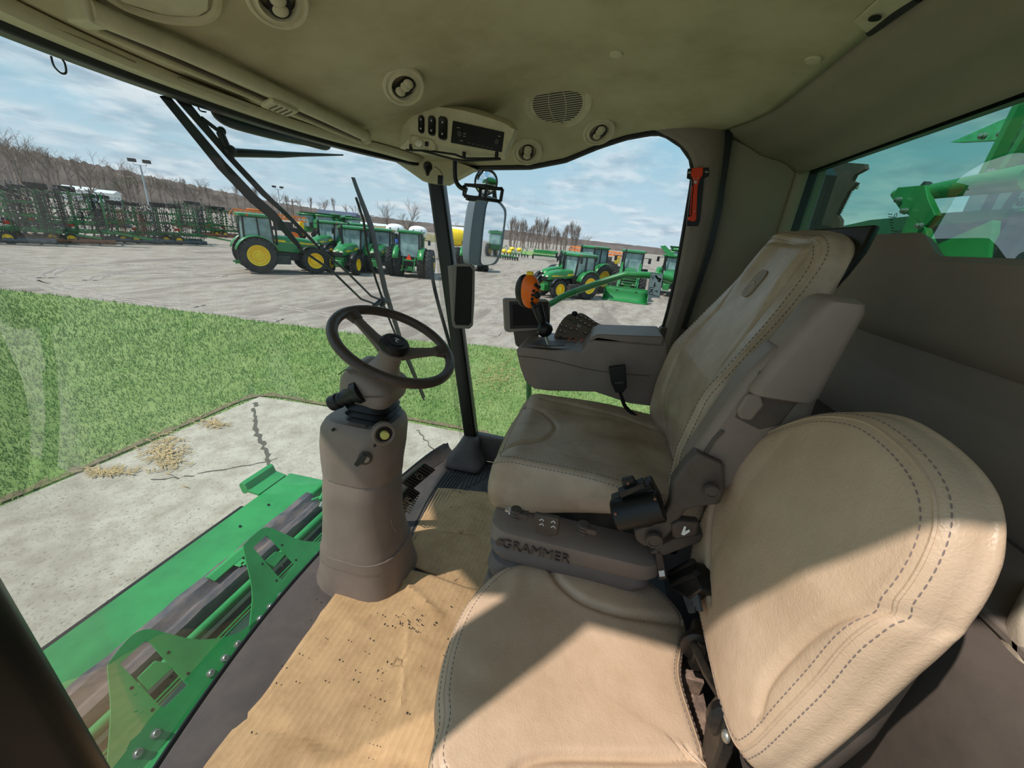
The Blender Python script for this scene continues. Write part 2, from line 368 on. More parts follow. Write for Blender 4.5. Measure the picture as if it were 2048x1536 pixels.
# rear right pillar trim (B pillar), shaped in y-z, swept in x
pf=ats([(1300,262),(1335,272),(1365,292),(1383,318),(1388,345),(1383,380),(1368,470),(1352,560),(1338,620),(1326,662),(1318,700)],x=XR)
pb=ats([(1452,236),(1455,260),(1452,290),(1446,330),(1440,370),(1433,420),(1415,500),(1395,560),(1375,620),(1360,665),(1345,705)],x=XR)
mb=MB();rows=[]
for a,c in zip(pf,pb):
    m=a.lerp(c,.5)
    rows.append([a+V((.03,0,0)),a+V((-.008,0,0)),a.lerp(c,.1)+V((-.03,0,0)),m+V((-.045,0,0)),a.lerp(c,.85)+V((-.035,0,0)),c+V((-.012,0,0)),c+V((.03,0,0))])
mb.grid(rows);struct(mb.build('trim_10',M['trim'],sub=1,keep=True,solid=.004),'taupe trim panel over the rear right pillar of the cab','pillar trim')
mb=MB();mb.tube([p+V((.0,.004,0)) for p in pf],.008,8);struct(mb.build('trim_11',M['black']),'black seal around the rear edge of the side window','seal')
mb=MB();mb.loft([[p+V((-.02,.012,0)),p+V((-.02,-.016,0)),p+V((.04,-.03,0)),p+V((.04,.012,0))] for p in pb]);struct(mb.build('trim_12',M['pil']),'black gap strip between pillar trim and rear wall','trim')
mb=MB();q=ats([(1322,655),(1392,660),(1400,720),(1300,735),(1300,700)],x=XR-.03);mb.plate(q,(.05,0,0));struct(mb.build('trim_13',M['trimd'],bev=.006),'lower taupe pillar trim behind the operator console','pillar trim')
# rear wall : upper cove, window surround, lower panel
yW=-.66
def rw_top(x): return .33+.0*x
mb=MB();rows=[]
prof=[(-.43,.455),(-.452,.45),(-.47,.43),(-.49,.424),(-.53,.40),(-.56,.378),(-.575,.372),(-.61,.362),(-.635,.350),(-.652,.335),(-.668,.318)]
for x in np.linspace(-.35,1.885,60):
    rows.append([V((x,y+(ceil_y0(x)+.43)*(y+.672)/.242,z+.012*(y>-.44))) for y,z in prof])
mb.grid(rows);struct(mb.build('trim_14',M['trimw'],solid=.006,keep=True),'moulded beige cove between headliner and rear window','cove')
# lower wall panel with window sill step
mb=MB();rows=[]
def sillz(x): return .035+.042*(1-sst(.97,1.07,x)) if False else (.032+.045*sst(.99,1.08,x))
lp=[(-.672,0),(-.655,.004),(-.640,-.004),(-.632,-.03),(-.632,-.10),(-.640,-.125),(-.655,-.14),(-.658,-.20),(-.655,-.215),(-.640,-.24),(-.640,-.37),(-.660,-.40)]
for x in np.linspace(-.45,1.885,90):
    s=sillz(x);rows.append([V((x,y,z+s*(1-min(1,-z/.1)) )) for y,z in lp])
mb.grid(rows);struct(mb.build('wall_rear',mat('rear_panel',(156,140,126),.6,spec=.3,var=.05,vs=5,bump=.15,bs=600,bdist=.0006),solid=.006,keep=True),'taupe moulded lower rear wall panel with stepped window sill','wall')
# chamfer panel between window end and pillar
mb=MB();rows=[]
for t in np.linspace(0,1,12):
    rows.append([V((1.885-.10*sst(.35,0,t)*0-.012*math.sin(PI*t),-.70+.345*t,z)) for z in np.linspace(-.75,.50,20)])
mb.grid(rows);struct(mb.build('wall_right_rear',M['trimw'],solid=.006,keep=True),'beige angled corner panel between rear window and pillar','corner panel')
# window reveal at far end
mb=MB();mb.loft([[V((1.86,-.655,z)),V((1.90,-.655,z)),V((1.92,-.70,z)),V((1.92,-.76,z)),V((1.875,-.76,z)),V((1.85,-.68,z))] for z in (.03,.345)])
struct(mb.build('trim_15',M['trimw'],bev=.004),'beige reveal at the right end of the rear window','trim')
mb=MB();mb.add([(-.5,-.715,-.08),(1.9,-.715,-.08),(1.9,-.715,.36),(-.5,-.715,.36)],[(0,1,2,3)])
struct(mb.build('window_3',M['rg'],keep=True,smooth=False,recalc=False),'green tinted rear window of the cab with dried streaks','rear window')
mb=MB();mb.bar((-.5,-.71,.338),(1.88,-.71,.338),.02,.03);mb.bar((1.865,-.71,-.05),(1.865,-.71,.36),.03,.02);struct(mb.build('trim_16',M['pil']),'black border of the rear window glass','trim')
# ledge behind the seats
mb=MB();rows=[]
for x in np.linspace(-.3,1.75,30):
    rows.append([V((x,y,z)) for y,z in((-.672,-.40),(-.645,-.345),(-.60,-.352),(-.52,-.37),(-.47,-.385),(-.45,-.41),(-.44,-.50),(-.44,-1.22))])
mb.grid(rows);struct(mb.build('trim_17',M['trimd'],keep=True,solid=.005),'dark taupe ledge and riser behind the seats','ledge')
# ledge storage lid, lighter
mb=MB();mb.hexa([V((.20,-.62,-.352)),V((.86,-.62,-.352)),V((.80,-.50,-.372)),V((.20,-.50,-.372))],[V((.2,-.62,-.338)),V((.86,-.62,-.338)),V((.80,-.50,-.358)),V((.2,-.50,-.358))])
tag(mb.build('storage_lid',M['trim'],bev=.004),'taupe lid on the ledge behind the instructor seat','storage lid')
# roof above everything (outside shell)
mb=MB();outl=[V((XL-.02,-.95,.0)),V((XL+.02,.7,0)),V((XL+.14,1.2,0)),V((CX-.35,1.56,0)),V((CX,1.62,0)),V((CX+.35,1.56,0)),V((XR-.05,1.2,0)),V((XR+.12,.7,0)),V((XR+.12,-.95,0))]
o=cr(outl,4)
cc=V((CX,0,0));mb.loft([[cc+(p-cc)*s+V((0,0,z)) for p in o] for s,z in((.97,.50),(1,.53),(1,.66),(.95,.74),(.6,.80))])
struct(mb.build('roof_shell',M['greenm'],smooth=True),'green outer roof shell of the cab','roof')
# outer black door header on left so the sun is cut there
mb=MB();mb.box((XL-.0,.15,.475),(.04,1.1,.05));struct(mb.build('trim_18',M['pil'],bev=.01),'black header above the open left door','trim')
# ================================================================ SEATS
def pdist(U,Vv,pl):
    P=np.array([tuple(p)[:2] for p in pl],float);d=np.full(U.shape,9.)
    for a,b in zip(P[:-1],P[1:]):
        ab=b-a;L=max(ab@ab,1e-12);t=np.clip(((U-a[0])*ab[0]+(Vv-a[1])*ab[1])/L,0,1)
        d=np.minimum(d,np.hypot(U-a[0]-t*ab[0],Vv-a[1]-t*ab[1]))
    return d
class Cushion:
    def __init__(s,outl,c,T,er,crown,fn,grooves=(),bump=None,nth=170,nr=60,under=.0):
        s.fn=fn;s.c=np.array(c,float);s.T=T;s.crown=crown;s.bump=bump;s.gr=grooves;s.er=er
        o=np.array([tuple(p)[:2] for p in cr(outl,8,True)]);o=resamp(o,nth*3,True)
        a=np.arctan2(o[:,1]-c[1],o[:,0]-c[0]);i=np.argsort(a);s.A=a[i];s.Rr=np.hypot(o[:,0]-c[0],o[:,1]-c[1])[i]
        th=np.linspace(-PI,PI,nth,endpoint=False);Rj=s.rad(th);mb=MB()
        def ring(r,w): return [fn(c[0]+r[j]*math.cos(th[j]),c[1]+r[j]*math.sin(th[j]),w[j]) for j in range(nth)]
        rings=[]
        for q in np.linspace(.02,1,nr):
            r=(Rj-er)*q;rings.append(ring(r,s.h(c[0]+r*np.cos(th),c[1]+r*np.sin(th))))
        for q in np.linspace(0,1,8)[1:]:
            r=Rj-er+er*math.sin(q*PI/2);rings.append(ring(r,s.h(c[0]+r*np.cos(th),c[1]+r*np.sin(th))-er*(1-math.cos(q*PI/2))))
        w1=s.h(c[0]+Rj*np.cos(th),c[1]+Rj*np.sin(th))-er
        bl=np.sin(np.linspace(0,1,6)*PI)
        for q,b in list(zip(np.linspace(0,1,6),bl))[1:]:
            rings.append(ring(Rj+.006*b-under*q,w1*(1-q)+.008*q))
        rings.append(ring(Rj-under-.01,w1*0));rings.append(ring(Rj*.3,w1*0))
        mb.loft(rings);s.mb=mb;s.th=th
    def rad(s,t): return np.interp(t,s.A,s.Rr,period=2*PI)
    def h(s,U,Vv):
        r=np.hypot(U-s.c[0],Vv-s.c[1])/s.rad(np.arctan2(Vv-s.c[1],U-s.c[0]))
        w=s.T+s.crown*(1-np.clip(r,0,1)**2)
        if s.bump is not None: w=w+s.bump(U,Vv)
        for pl,wd,dp in s.gr: w=w-dp*np.exp(-(pdist(U,Vv,pl)/wd)**2)
        return w
    def surf(s,u,v,off=0):
        return s.fn(u,v,float(s.h(np.array([u]),np.array([v]))[0])+off)
    def edgepath(s,d,n=200,drop=0,t0=-PI,t1=PI):
        out=[]
        for t in np.linspace(t0,t1,n):
            R0=float(s.rad(t));r=R0-d;u=s.c[0]+r*math.cos(t);v=s.c[1]+r*math.sin(t)
            w=float(s.h(np.array([u]),np.array([v]))[0])
            if d<s.er: w-=s.er-math.sqrt(max(0,s.er**2-(s.er-d)**2))
            out.append(s.fn(u,v,w-drop))
        return out
def stitches(path,r=.0008,ln=.0055,gap=.0035,mb=None):
    mb=mb or MB();P=np.array([tuple(p) for p in path]);L=np.r_[0,np.cumsum(np.linalg.norm(np.diff(P,axis=0),axis=1))]
    t=0
    g=lambda q:V([float(np.interp(q,L,P[:,k])) for k in range(3)])
    while t+ln<L[-1]:
        a,b=g(t),g(t+ln);mb.tube([a,a.lerp(b,.5),b],[r*.6,r,r*.6],5);t+=ln+gap
    return mb
# ---------- operator seat
seat=thing('operator_seat',(CX,-.05,ZF),'tan leather operator seat behind the steering column, taller back with embossed badge','seat')
ZS=-.49
def flat(z0): return lambda u,v,w: V((u,v,z0+w))
def uv(pts,z): return [tuple(p)[:2] for p in ats(pts,z=z)]
g1=cr(uv([(1052,806),(1085,822),(1110,848),(1102,868),(1075,880),(1030,885),(985,892)],ZS),5)
g2=cr(uv([(985,930),(1030,938),(1100,948),(1180,952),(1260,950),(1330,948)],ZS),5)
g3=cr([(1.16,.12),(1.15,.0),(1.14,-.1),(1.12,-.22)],5)
def bump_s(U,W):
    b=.006*np.sin(38*(U+.25*W)+2*np.sin(9*W))*np.exp(-((W+.10)/.13)**2)*np.exp(-((U-1.0)/.14)**2)
    b+=.018*np.exp(-((U-.775)/.03)**2)*0+.015*np.clip((np.abs(U-.975)-.13)/.09,0,1)-.012*np.exp(-((W+.22)/.09)**2)
    b-=.03*np.clip((W-.13)/.06,0,1)**2
    return b
cs=Cushion([(.757,-.29),(.757,.0),(.757,.13),(.765,.175),(.80,.187),(.975,.198),(1.14,.19),(1.185,.175),(1.20,.13),(1.20,-.29),(.975,-.31)],(.975,-.06),.135,.022,.006,(lambda u,v,w:V((u,v,ZS-.14+w+(1-max(0,min(1,w/.12)))*.085*sst(.14,-.22,v)))),[(g1,.006,.008),(g3,.006,.007)],bump_s)
sc_=cs.mb.build('seat_cushion',M['leathd'],seat,sharp=60)
mb=MB();ep=cs.edgepath(.012,260,.002);mb.tube(ep,.0022,6,closed=True);mb.build('piping',M['leathd'],sc_)
mb=stitches(cs.edgepath(.020,300,-.0004));stitches(cs.edgepath(.004,300,-.0006),mb=mb);mb.build('stitching',M['stitchd'],sc_)
# backrest
def backY(z): return float(np.interp(z,[-.55,-.45,-.38,-.25,-.134,-.06,.02,.09],[-.232,-.226,-.226,-.245,-.285,-.315,-.347,-.375]))
def fback(u,v,w):
    y=backY(v);dy=(backY(v+.02)-backY(v-.02))/.04;n=V((0,1,-dy)).normalized()
    return V((u,y,v))+n*(w-.080)
def bump_b(U,W):
    a=np.abs(U-.975)
    b=.038*np.clip((a-.10)/.10,0,1)**1.3*np.clip((-W-.02)/.25,0,1)
    b+=.014*np.exp(-((a-.10)/.035)**2)*np.clip((W+.12)/.1,0,1)
    b+=.012*np.exp(-((W+.36)/.07)**2)*np.exp(-(a/.12)**2)
    return b
hr=cr([(1.10,-.12),(1.105,-.02),(1.095,.035),(1.07,.048),(.98,.05),(.885,.046),(.862,.03),(.855,-.03),(.85,-.12),(.845,-.2),(.832,-.3)],6)
gl=cr([(1.10,-.12),(1.125,-.2),(1.13,-.3),(1.115,-.4),(1.09,-.47)],6)
cb=Cushion([(.775,-.50),(.757,-.40),(.755,-.28),(.768,-.14),(.800,-.03),(.815,.025),(.835,.052),(.872,.068),(.975,.078),(1.09,.078),(1.13,.062),(1.148,.03),(1.158,-.03),(1.18,-.14),(1.197,-.28),(1.195,-.40),(1.175,-.50),(.975,-.52)],(.975,-.22),.055,.03,.012,fback,[(hr,.0065,.008),(gl,.006,.006)],bump_b,nth=200)
bo=cb.mb.build('backrest',M['leathd'],seat,sharp=60)
mb=MB();mb.tube(cb.edgepath(.018,300,.0015),.0022,6,closed=True);mb.build('piping',M['leathd'],bo)
mb=stitches(cb.edgepath(.026,360,-.0004));stitches(cb.edgepath(.009,360,-.0004),mb=mb);mb.build('stitching',M['stitchd'],bo)
# badge on the headrest
def onb(u,v,o): return cb.surf(u,v,o)
bc=(.995,-.045);mb=MB()
pl=[onb(bc[0]+p.x,bc[1]+p.y,.0006) for p in rrect((0,0,0),(1,0,0),(0,1,0),.050,.062,.016)]
n_=(fback(bc[0],bc[1],.2)-fback(bc[0],bc[1],0)).normalized()
mb.plate(pl,n_*.0025);bd=mb.build('badge',mat('badge_rubber',(138,122,106),.6),seat,bev=.0008)
def deer(mb,f,d):   # small leaping deer emblem from strokes
    for st,r in (([(-.7,-.1),(-.2,.1),(.35,.15)],.17),([(.3,.1),(.6,.5)],.11),([(.55,.5),(.95,.42)],.09),([(.35,.1),(.75,-.25),(.95,-.1)],.06),([(-.65,-.1),(-.9,-.5),(-.55,-.95)],.07),([(-.5,-.1),(-.55,-.6)],.06),([(.5,.6),(.2,.95)],.05),([(.25,.8),(.45,1.0)],.04),([(.3,.05),(.55,-.35)],.06)):
        mb.tube([f(*p) for p in st],[r*d]*len(st),6)
mb=MB();deer(mb,lambda a,b:onb(bc[0]+a*.016,bc[1]+b*.020,.0034),.014);mb.build('deer_emblem',mat('badge_line',(178,162,142),.6),bd)
# black plastic back shell
mb=MB();rings=[]
for z in np.linspace(-.42,.074,12):
    y=backY(z);hw=float(np.interp(z,[-.42,-.2,0,.05,.074],[.20,.19,.172,.165,.14]))
    rings.append([V((CX-hw,y-.070,z)),V((CX-hw*1.0,y-.078,z)),V((CX-hw*.85,y-.094,z)),V((CX+hw*.85,y-.094,z)),V((CX+hw*1.0,y-.078,z)),V((CX+hw,y-.070,z))])
mb.loft(rings);mb.build('back_shell',M['black'],seat,bev=.01)
# folded up armrest on near side
mb=MB();rings=[]
for z,yf,yb,xo in((-.215,-.283,-.36,.0),(-.21,-.275,-.372,.0),(-.20,-.272,-.378,0),(-.06,-.325,-.392,0),(-.048,-.333,-.388,0),(-.042,-.340,-.378,0)):
    xn,xf=.672,.752;rings.append(rrect(((xn+xf)/2,(yf+yb)/2,z),(1,0,0),(0,1,0),xf-xn-(.02 if z in(-.215,-.042) else 0),abs(yf-yb),.018))
mb.loft(rings);mb.build('armrest',M['trimw2'] if 'trimw2' in M else mat('taupe_armrest',(140,124,114),.6,var=.06,vs=14,bump=.3,bs=500,bdist=.001),seat,smooth=True)
# moulded recliner cover below the armrest with its button recess
mb=MB();mb.plate(ats([(1612,700),(1640,800),(1600,905),(1500,960),(1450,985),(1400,960),(1372,925),(1420,860),(1500,745),(1560,690)],x=.69),(.06,0,0))
rc=mb.build('recliner_cover',M['trim'],seat,bev=.012,bseg=3)
mb=MB();q=ats([(1494,790),(1522,786),(1530,812),(1505,842),(1480,838),(1474,822)],x=.682);mb.plate(q,(.02,0,0));mb.build('recliner_button',M['trim'],rc,bev=.004)
mb=MB();q=ats([(1520,742),(1560,768),(1600,800),(1560,850),(1520,860),(1470,835)],x=.688);mb.plate(q,(.006,0,0));mb.build('button_recess',M['trimd'],rc,bev=.002)
mb=MB();q=cr(ats([(1446,862),(1428,880),(1412,905)],x=.688),4);mb.tube(q,.004,6);mb.build('moulded_rib',M['trimd'],rc)
# lower hinge bracket
mb=MB();mb.plate(ats([(1395,905),(1450,930),(1452,985),(1440,1010),(1398,1015),(1372,1022),(1348,1060),(1318,1092),(1290,1095),(1272,1082),(1268,1062),(1300,1050),(1328,1036),(1340,1010),(1345,965),(1370,930)],x=.675),(.03,0,0))
hb=mb.build('hinge_bracket',M['trimd'],seat,bev=.006,bseg=3)
for nm,(px,py),r in(('pivot_cap',(1308,1078),.017),('pivot_cap',(1422,980),.014)):
    c=at(px,py,x=.667);mb=MB();mb.lathe([(r,.0),(r,-.006),(r*.9,-.009),(r*.72,-.009),(r*.70,-.007),(0.001,-.0075)],c,(1,0,0),24);mb.build(nm,M['trimd'],hb)
mb=MB();q=ats([(1342,1050),(1360,1042),(1400,1046),(1395,1072),(1362,1080),(1345,1076)],x=.668);mb.plate(q,(.02,0,0));lv=mb.build('recline_lever',mat('dark_brown_lever',(74,62,56),.5),seat,bev=.005)
mb=MB();q=ats([(1362,1068),(1368,1052),(1372,1052),(1370,1062),(1378,1058),(1380,1062),(1368,1070)],x=.6665);mb.plate(q,(-.0015,0,0));mb.build('lever_symbol',M['white'],lv,smooth=False)
mb=MB();mb.plate(ats([(1345,1080),(1320,1095),(1300,1108),(1330,1112),(1400,1085),(1405,1070)],x=.70),(.04,0,0));mb.build('hinge_plate',M['trimd'],seat,bev=.003)
# seat pan, suspension, bellows
mb=MB();mb.box((.975,-.07,-.60),(.39,.42,.13));mb.build('seat_pan',M['blackm'],seat,bev=.01)
mb=MB();rings=[]
for i,(z,e) in enumerate(((-.66,.0),(-.672,.014),(-.70,.022),(-.722,.014),(-.73,.0),(-.738,.016),(-.765,.024),(-.79,.016),(-.798,.0),(-.806,.02),(-.835,.028),(-.865,.02),(-.872,.0),(-.88,.02),(-.91,.028),(-.94,.0),(-1.22,.0))):
    rings.append(rrect((.965,-.03,z),(1,0,0),(0,1,0),.50+2*e,.34+2*e,.045))
mb.loft(rings);bw=mb.build('suspension_bellows',mat('grey_bellows',(112,102,98),.65,var=.08,vs=12,bump=.2,bs=300),seat)
# upper suspension rim carrying the maker's name
mb=MB();rings=[]
for z,e in((-.628,.0),(-.636,.012),(-.668,.016),(-.685,.006)):
    rings.append(rrect((.955,-.035,z),(1,0,0),(0,1,0),.50+2*e,.37+2*e,.05))
mb.loft(rings);ur=mb.build('suspension_rim',M['trim'],seat)
text('maker_name','GRAMMER',M['trimd'],(.6875,.045,-.662),(0,-1,0),(0,0,1),.034,.0022,ur)  # letters share the rim colour; darker tone paints in their embossing shadow
mb=MB();mb.lathe([(.010,0),(.010,-.002),(.002,-.002)],(.6885,.128,-.662),(1,0,0),16);mb.build('maker_emblem',M['trimd'],ur)
def seat_knob(px,py,sym):
    c=at(px,py,x=.668);mb=MB()
    for k in range(3): mb.lathe([(.0105,0),(.013,.002),(.013,.006),(.0105,.008)],c+V((0,0,-.012+k*.008)),(0,0,1),14)
    mb.box(c+V((-.002,-.014,.002)),(.016,.026,.012));return mb.build('adjuster_knob',mat('dark_brown_lever',(74,62,56)),seat,bev=.001)
seat_knob(1032,1026,0);seat_knob(1166,1056,0)
mb=MB();q=ats([(1068,1028),(1120,1038),(1116,1072),(1100,1074),(1070,1066)],x=.664);mb.plate(q,(.012,0,0));fl_=mb.build('adjuster_flap',mat('dark_brown_lever',(74,62,56)),seat,bev=.004)
for j,(px,py) in enumerate(((1083,1040),(1083,1049),(1106,1044),(1106,1054))):
    c=at(px,py,x=.6635);mb=MB();mb.tube([c+V((0,.004,-.002)),c+V((0,-.001,.003)),c+V((0,-.005,-.002))],.0011,5);mb.build('legend_mark',M['white'],fl_)
# ragged foil scrap under the cushion corner
mb=MB()
for k in range(7):
    c=at(1015+k*5,1018+(k%3)*4,x=.70);mb.box(c,(.014,.008,.006),Matrix.Rotation(k*1.3,3,'X')@Matrix.Rotation(k,3,'Z'))
tag(mb.build('foil_scrap',mat('crumpled_foil',(196,190,180),.3,metal=.5),smooth=False),'crumpled pale foil scrap under the front corner of the operator seat','scrap')
mb=MB();mb.plate(ats([(1312,1095),(1322,1092),(1328,1118),(1334,1160),(1318,1162),(1312,1120)],x=.70),(.02,0,0));sl=mb.build('slide_lever',mat('dark_brown_lever',(74,62,56)),seat,bev=.003)
mb=MB();mb.plate(ats([(1317,1142),(1328,1140),(1330,1152),(1319,1153)],x=.6985),(-.001,0,0));mb.build('lever_symbol',M['white'],sl,smooth=False)
# seat belt buckle on the console side
c0=at(1237,760,x=1.165);c1=at(1250,812,x=1.165)
mb=MB();mb.plate(ats([(1217,735),(1251,731),(1254,775),(1246,786),(1231,786),(1222,765)],x=1.165),(.02,0,0));bk=tag(mb.build('seat_belt_buckle',M['black'],bev=.003),'black seat belt buckle standing between operator seat and console','buckle')
mb=MB();mb.tube(cr(ats([(1240,786),(1245,800),(1252,815),(1275,835)],x=1.172),4),.006,8);mb.build('buckle_stalk',M['black'],bk)
mb=MB();q=ats([(1229,764),(1247,763),(1247,767),(1229,768)],x=1.1645);mb.plate(q,(-.001,0,0));mb.build('release_slot',M['iron'],bk)
# seat belt retractor (black drum) on near side
rt=thing('seat_belt_retractor',at(1275,1040,x=.66),'black seat belt retractor with drum on the near side of the operator seat','seat belt')
a=at(1228,1030,x=.655);b=at(1325,1010,x=.655)
mb=MB();mb.tube([a,a.lerp(b,.04),a.lerp(b,.96),b],[.026,.031,.031,.026],24);mb.build('drum',M['black'],rt)
mb=MB();mb.plate(ats([(1292,982),(1308,978),(1330,1020),(1322,1046),(1300,1056),(1240,1060),(1230,1050),(1310,1020)],x=.66),(.05,0,0));mb.build('housing',M['black'],rt,bev=.004)
mb=MB();mb.plate(ats([(1243,962),(1266,956),(1277,972),(1248,984)],x=.662),(.012,0,0));mb.plate(ats([(1236,988),(1288,965),(1292,974),(1240,998)],x=.652),(.02,0,0));mb.plate(ats([(1222,1000),(1300,970),(1310,985),(1228,1022)],x=.662),(.02,0,0));mb.build('belt_guide',M['blackm'],rt,bev=.002)
for q in((1310,998),(1231,1028),(1256,967)):
    mb=MB();mb.ell(at(*q,x=.624 if q[1]!=967 else .654),.0025,.0028,.0028,nu=10,nv=6);mb.build('wear_mark',M['rust'],rt)
# ---------- instructor (buddy) seat, nearest
bs=thing('instructor_seat',(.5,-.1,ZF),'tan leather instructor seat in the foreground, sunlit, rounded back','seat')
ZB=-.74
ol=uv([(985,1142),(1030,1122),(1090,1112),(1200,1118),(1290,1150),(1355,1205),(1378,1250),(1372,1300),(1372,1350),(1400,1440),(1440,1545)],ZB)
ol+= [(.40,-.335),(.32,-.32),(.272,-.24),(.262,-.1),(.27,.05),(.30,.125)]
ol+= uv([(872,1440),(872,1380),(890,1290),(930,1200)],ZB)
gA=cr(uv([(1085,1118),(1100,1140),(1120,1170),(1160,1200),(1220,1222),(1280,1233),(1362,1240)],ZB+.01),6)
gB=cr(uv([(1035,1536),(1060,1518),(1120,1508),(1250,1510),(1330,1512),(1400,1505),(1425,1500)],ZB+.01),6)
def bump_i(U,W):
    b=.004*np.sin(60*U+18*W+3*np.sin(20*W))*np.exp(-((U-.45)/.05)**2)*np.exp(-((W-.10)/.05)**2)
    b+=.016*np.exp(-((U-.70)/.06)**2)*np.exp(-((W+.08)/.16)**2)
    b-=.014*np.exp(-((U-.5)/.12)**2)*np.exp(-((W+.08)/.14)**2)
    b+=.004*np.sin(95*W+10*U)*np.exp(-((U-.66)/.05)**2)*np.exp(-((W-.07)/.04)**2)
    return b
ci=Cushion(ol,(.50,-.07),.085,.030,.012,flat(ZB-.085),[(gA,.007,.012),(gB,.007,.010)],bump_i,nth=200,nr=70,under=.01)
io=ci.mb.build('seat_cushion',M['leath'],bs,sharp=60)
mb=MB();mb.tube(ci.edgepath(.014,300,.0012),.0022,6,closed=True);mb.build('piping',M['leath'],io)
mb=stitches(ci.edgepath(.023,400,-.0004));stitches(ci.edgepath(.006,400,-.0006),mb=mb);mb.build('stitching',M['stitch'],io)
# back
def by(z): return float(np.interp(z,[-.78,-.65,-.5,-.35,-.2,-.12],[-.262,-.268,-.282,-.300,-.325,-.345]))
def fb2(u,v,w):
    dy=(by(v+.02)-by(v-.02))/.04;n=V((0,1,-dy)).normalized();return V((u,by(v),v))+n*(w-.075)
ob_=[(.39,-.640),(.362,-.60),(.350,-.52),(.344,-.40),(.342,-.30),(.354,-.235),(.380,-.190),(.42,-.166),(.485,-.155),(.55,-.160),(.63,-.196),(.70,-.26),(.745,-.34),(.762,-.45),(.755,-.56),(.725,-.63),(.66,-.655),(.50,-.650)]
def onP(pts,off=0):   # image points intersected with the back's front plane -> (x,z)
    out=[]
    for px,py in pts:
        d=ray(px,py);k=.3
        for _ in range(900):
            p=d*(k/abs(d.x));
            if p.y<=by(p.z)+off: break
            k+=.002
        out.append((p.x,p.z))
    return out
gS=cr(onP([(1655,1512),(1585,1400),(1508,1420),(1530,1360),(1580,1290),(1640,1240),(1700,1212),(1760,1212),(1810,1228),(1850,1240)][2:]),6)
gL=cr(onP([(1425,985),(1412,1060),(1408,1150),(1415,1200)]),6)
def bump_bi(U,W):
    b=.014*np.exp(-((U-.46)/.13)**2-((W+.56)/.13)**2)
    b+=.012*np.clip((np.abs(U-.51)-.13)/.10,0,1)
    b+=.006*np.exp(-((W+.36)/.05)**2)
    return b
cbi=Cushion(ob_,(.51,-.42),.055,.034,.016,fb2,[(gS,.007,.007),(gL,.006,.010)],bump_bi,nth=220,nr=70)
bo2=cbi.mb.build('backrest',M['leath'],bs,sharp=60)
mb=MB();mb.tube(cbi.edgepath(.018,320,.001),.0024,6,closed=True);mb.build('piping',M['leath'],bo2)
mb=stitches(cbi.edgepath(.027,460,-.0004));stitches(cbi.edgepath(.009,460,-.0004),mb=mb);mb.build('stitching',M['stitch'],bo2)
mb=MB();rings=[]
for z in np.linspace(-.72,-.2,10):
    y=by(z);hw=float(np.interp(z,[-.72,-.5,-.3,-.2],[.20,.235,.20,.10]));rings.append(rrect((.51,y-.085,z),(1,0,0),(0,1,0),hw*1.35,.04,.018))
mb.loft(rings);mb.build('back_shell',M['trimd'],bs)
# hinge hardware between cushion and back
def hinge(px,py,s=1):
    c=at(px,py,y=-.30);mb=MB();mb.lathe([(.034*s,0),(.036*s,.006),(.036*s,.014),(.030*s,.018),(.012*s,.018),(.012*s,.022),(.001,.022)],c,(-1,.1,.1),22);return mb.build('hinge_disc',M['blackm'],bs),c
h1,c1=hinge(1395,1285,.9);h2,c2=hinge(1462,1435,1.0)
mb=MB();mb.tube([c1+V((-.01,.012,.01)),c1.lerp(c2,.5)+V((0,.008,0)),c2+V((.02,.01,.01))],.0085,12);mb.build('hinge_bar',M['blackm'],bs)
mb=MB();mb.plate([c2+V(p) for p in((-.02,.02,.02),(.02,.02,.02),(.03,.02,-.03),(.0,.02,-.09),(-.04,.02,-.085),(-.035,.02,-.02))],(0,-.02,0));mb.build('hinge_arm',M['blackm'],bs,bev=.004)
mb=MB();mb.ell(at(1452,1472,y=-.285),.009,.006,.009,nu=14,nv=8);mb.build('pivot_bolt',M['steel'],bs)
mb=MB();mb.plate([c1+V(p) for p in((.03,.01,.03),(-.025,.01,.02),(-.03,.01,-.04),(.0,.01,-.05),(.03,.01,-.02))],(0,-.02,0));mb.build('hinge_arm',M['blackm'],bs,bev=.004)
# support box under cushion (stowage frame seen through the gap)
mb=MB();mb.box((.50,-.08,-.99),(.40,.40,.44));mb.build('base_box',M['trimd'],bs,bev=.01)
mb=MB();mb.box((.50,-.315,-.84),(.44,.05,.02));mb.box((.60,-.30,-.86),(.02,.06,.14));mb.box((.42,-.30,-.86),(.02,.06,.14));mb.bar((.40,-.33,-.88),(.70,-.28,-.86),.014,.03);mb.build('base_frame',mat('dusty_frame',(150,124,108),.8,c2=(80,66,60),vs=30),bs,bev=.002)
# black belt latch with grey keyhole tongue between the seats
lt=thing('seat_belt_latch',at(1385,1180,y=-.27),'black plastic belt latch with grey keyhole tongue between the two seats','latch')
mb=MB();mb.plate(ats([(1332,1150),(1385,1122),(1398,1160),(1400,1180),(1375,1198),(1345,1180)],y=-.262),(0,-.03,0));mb.build('latch_body',M['black'],lt,bev=.004)
for q in(((1342,1146),(1386,1124)),((1345,1168),(1394,1148))):
    a,b=ats(q,y=-.262);mb=MB();mb.cyl(a,b,.007,n=10);mb.build('latch_roller',M['black'],lt)
mb=MB();ho=circ(at(1384,1206,y=-.266),.0048,(1,0,0),(0,0,1),12);mb.plate(ats([(1362,1182),(1392,1178),(1402,1222),(1393,1222),(1391,1214),(1386,1212),(1386,1224),(1377,1226)],y=-.266),(0,-.004,0),[ho]);mb.build('latch_tongue',M['irong'],lt,smooth=False)
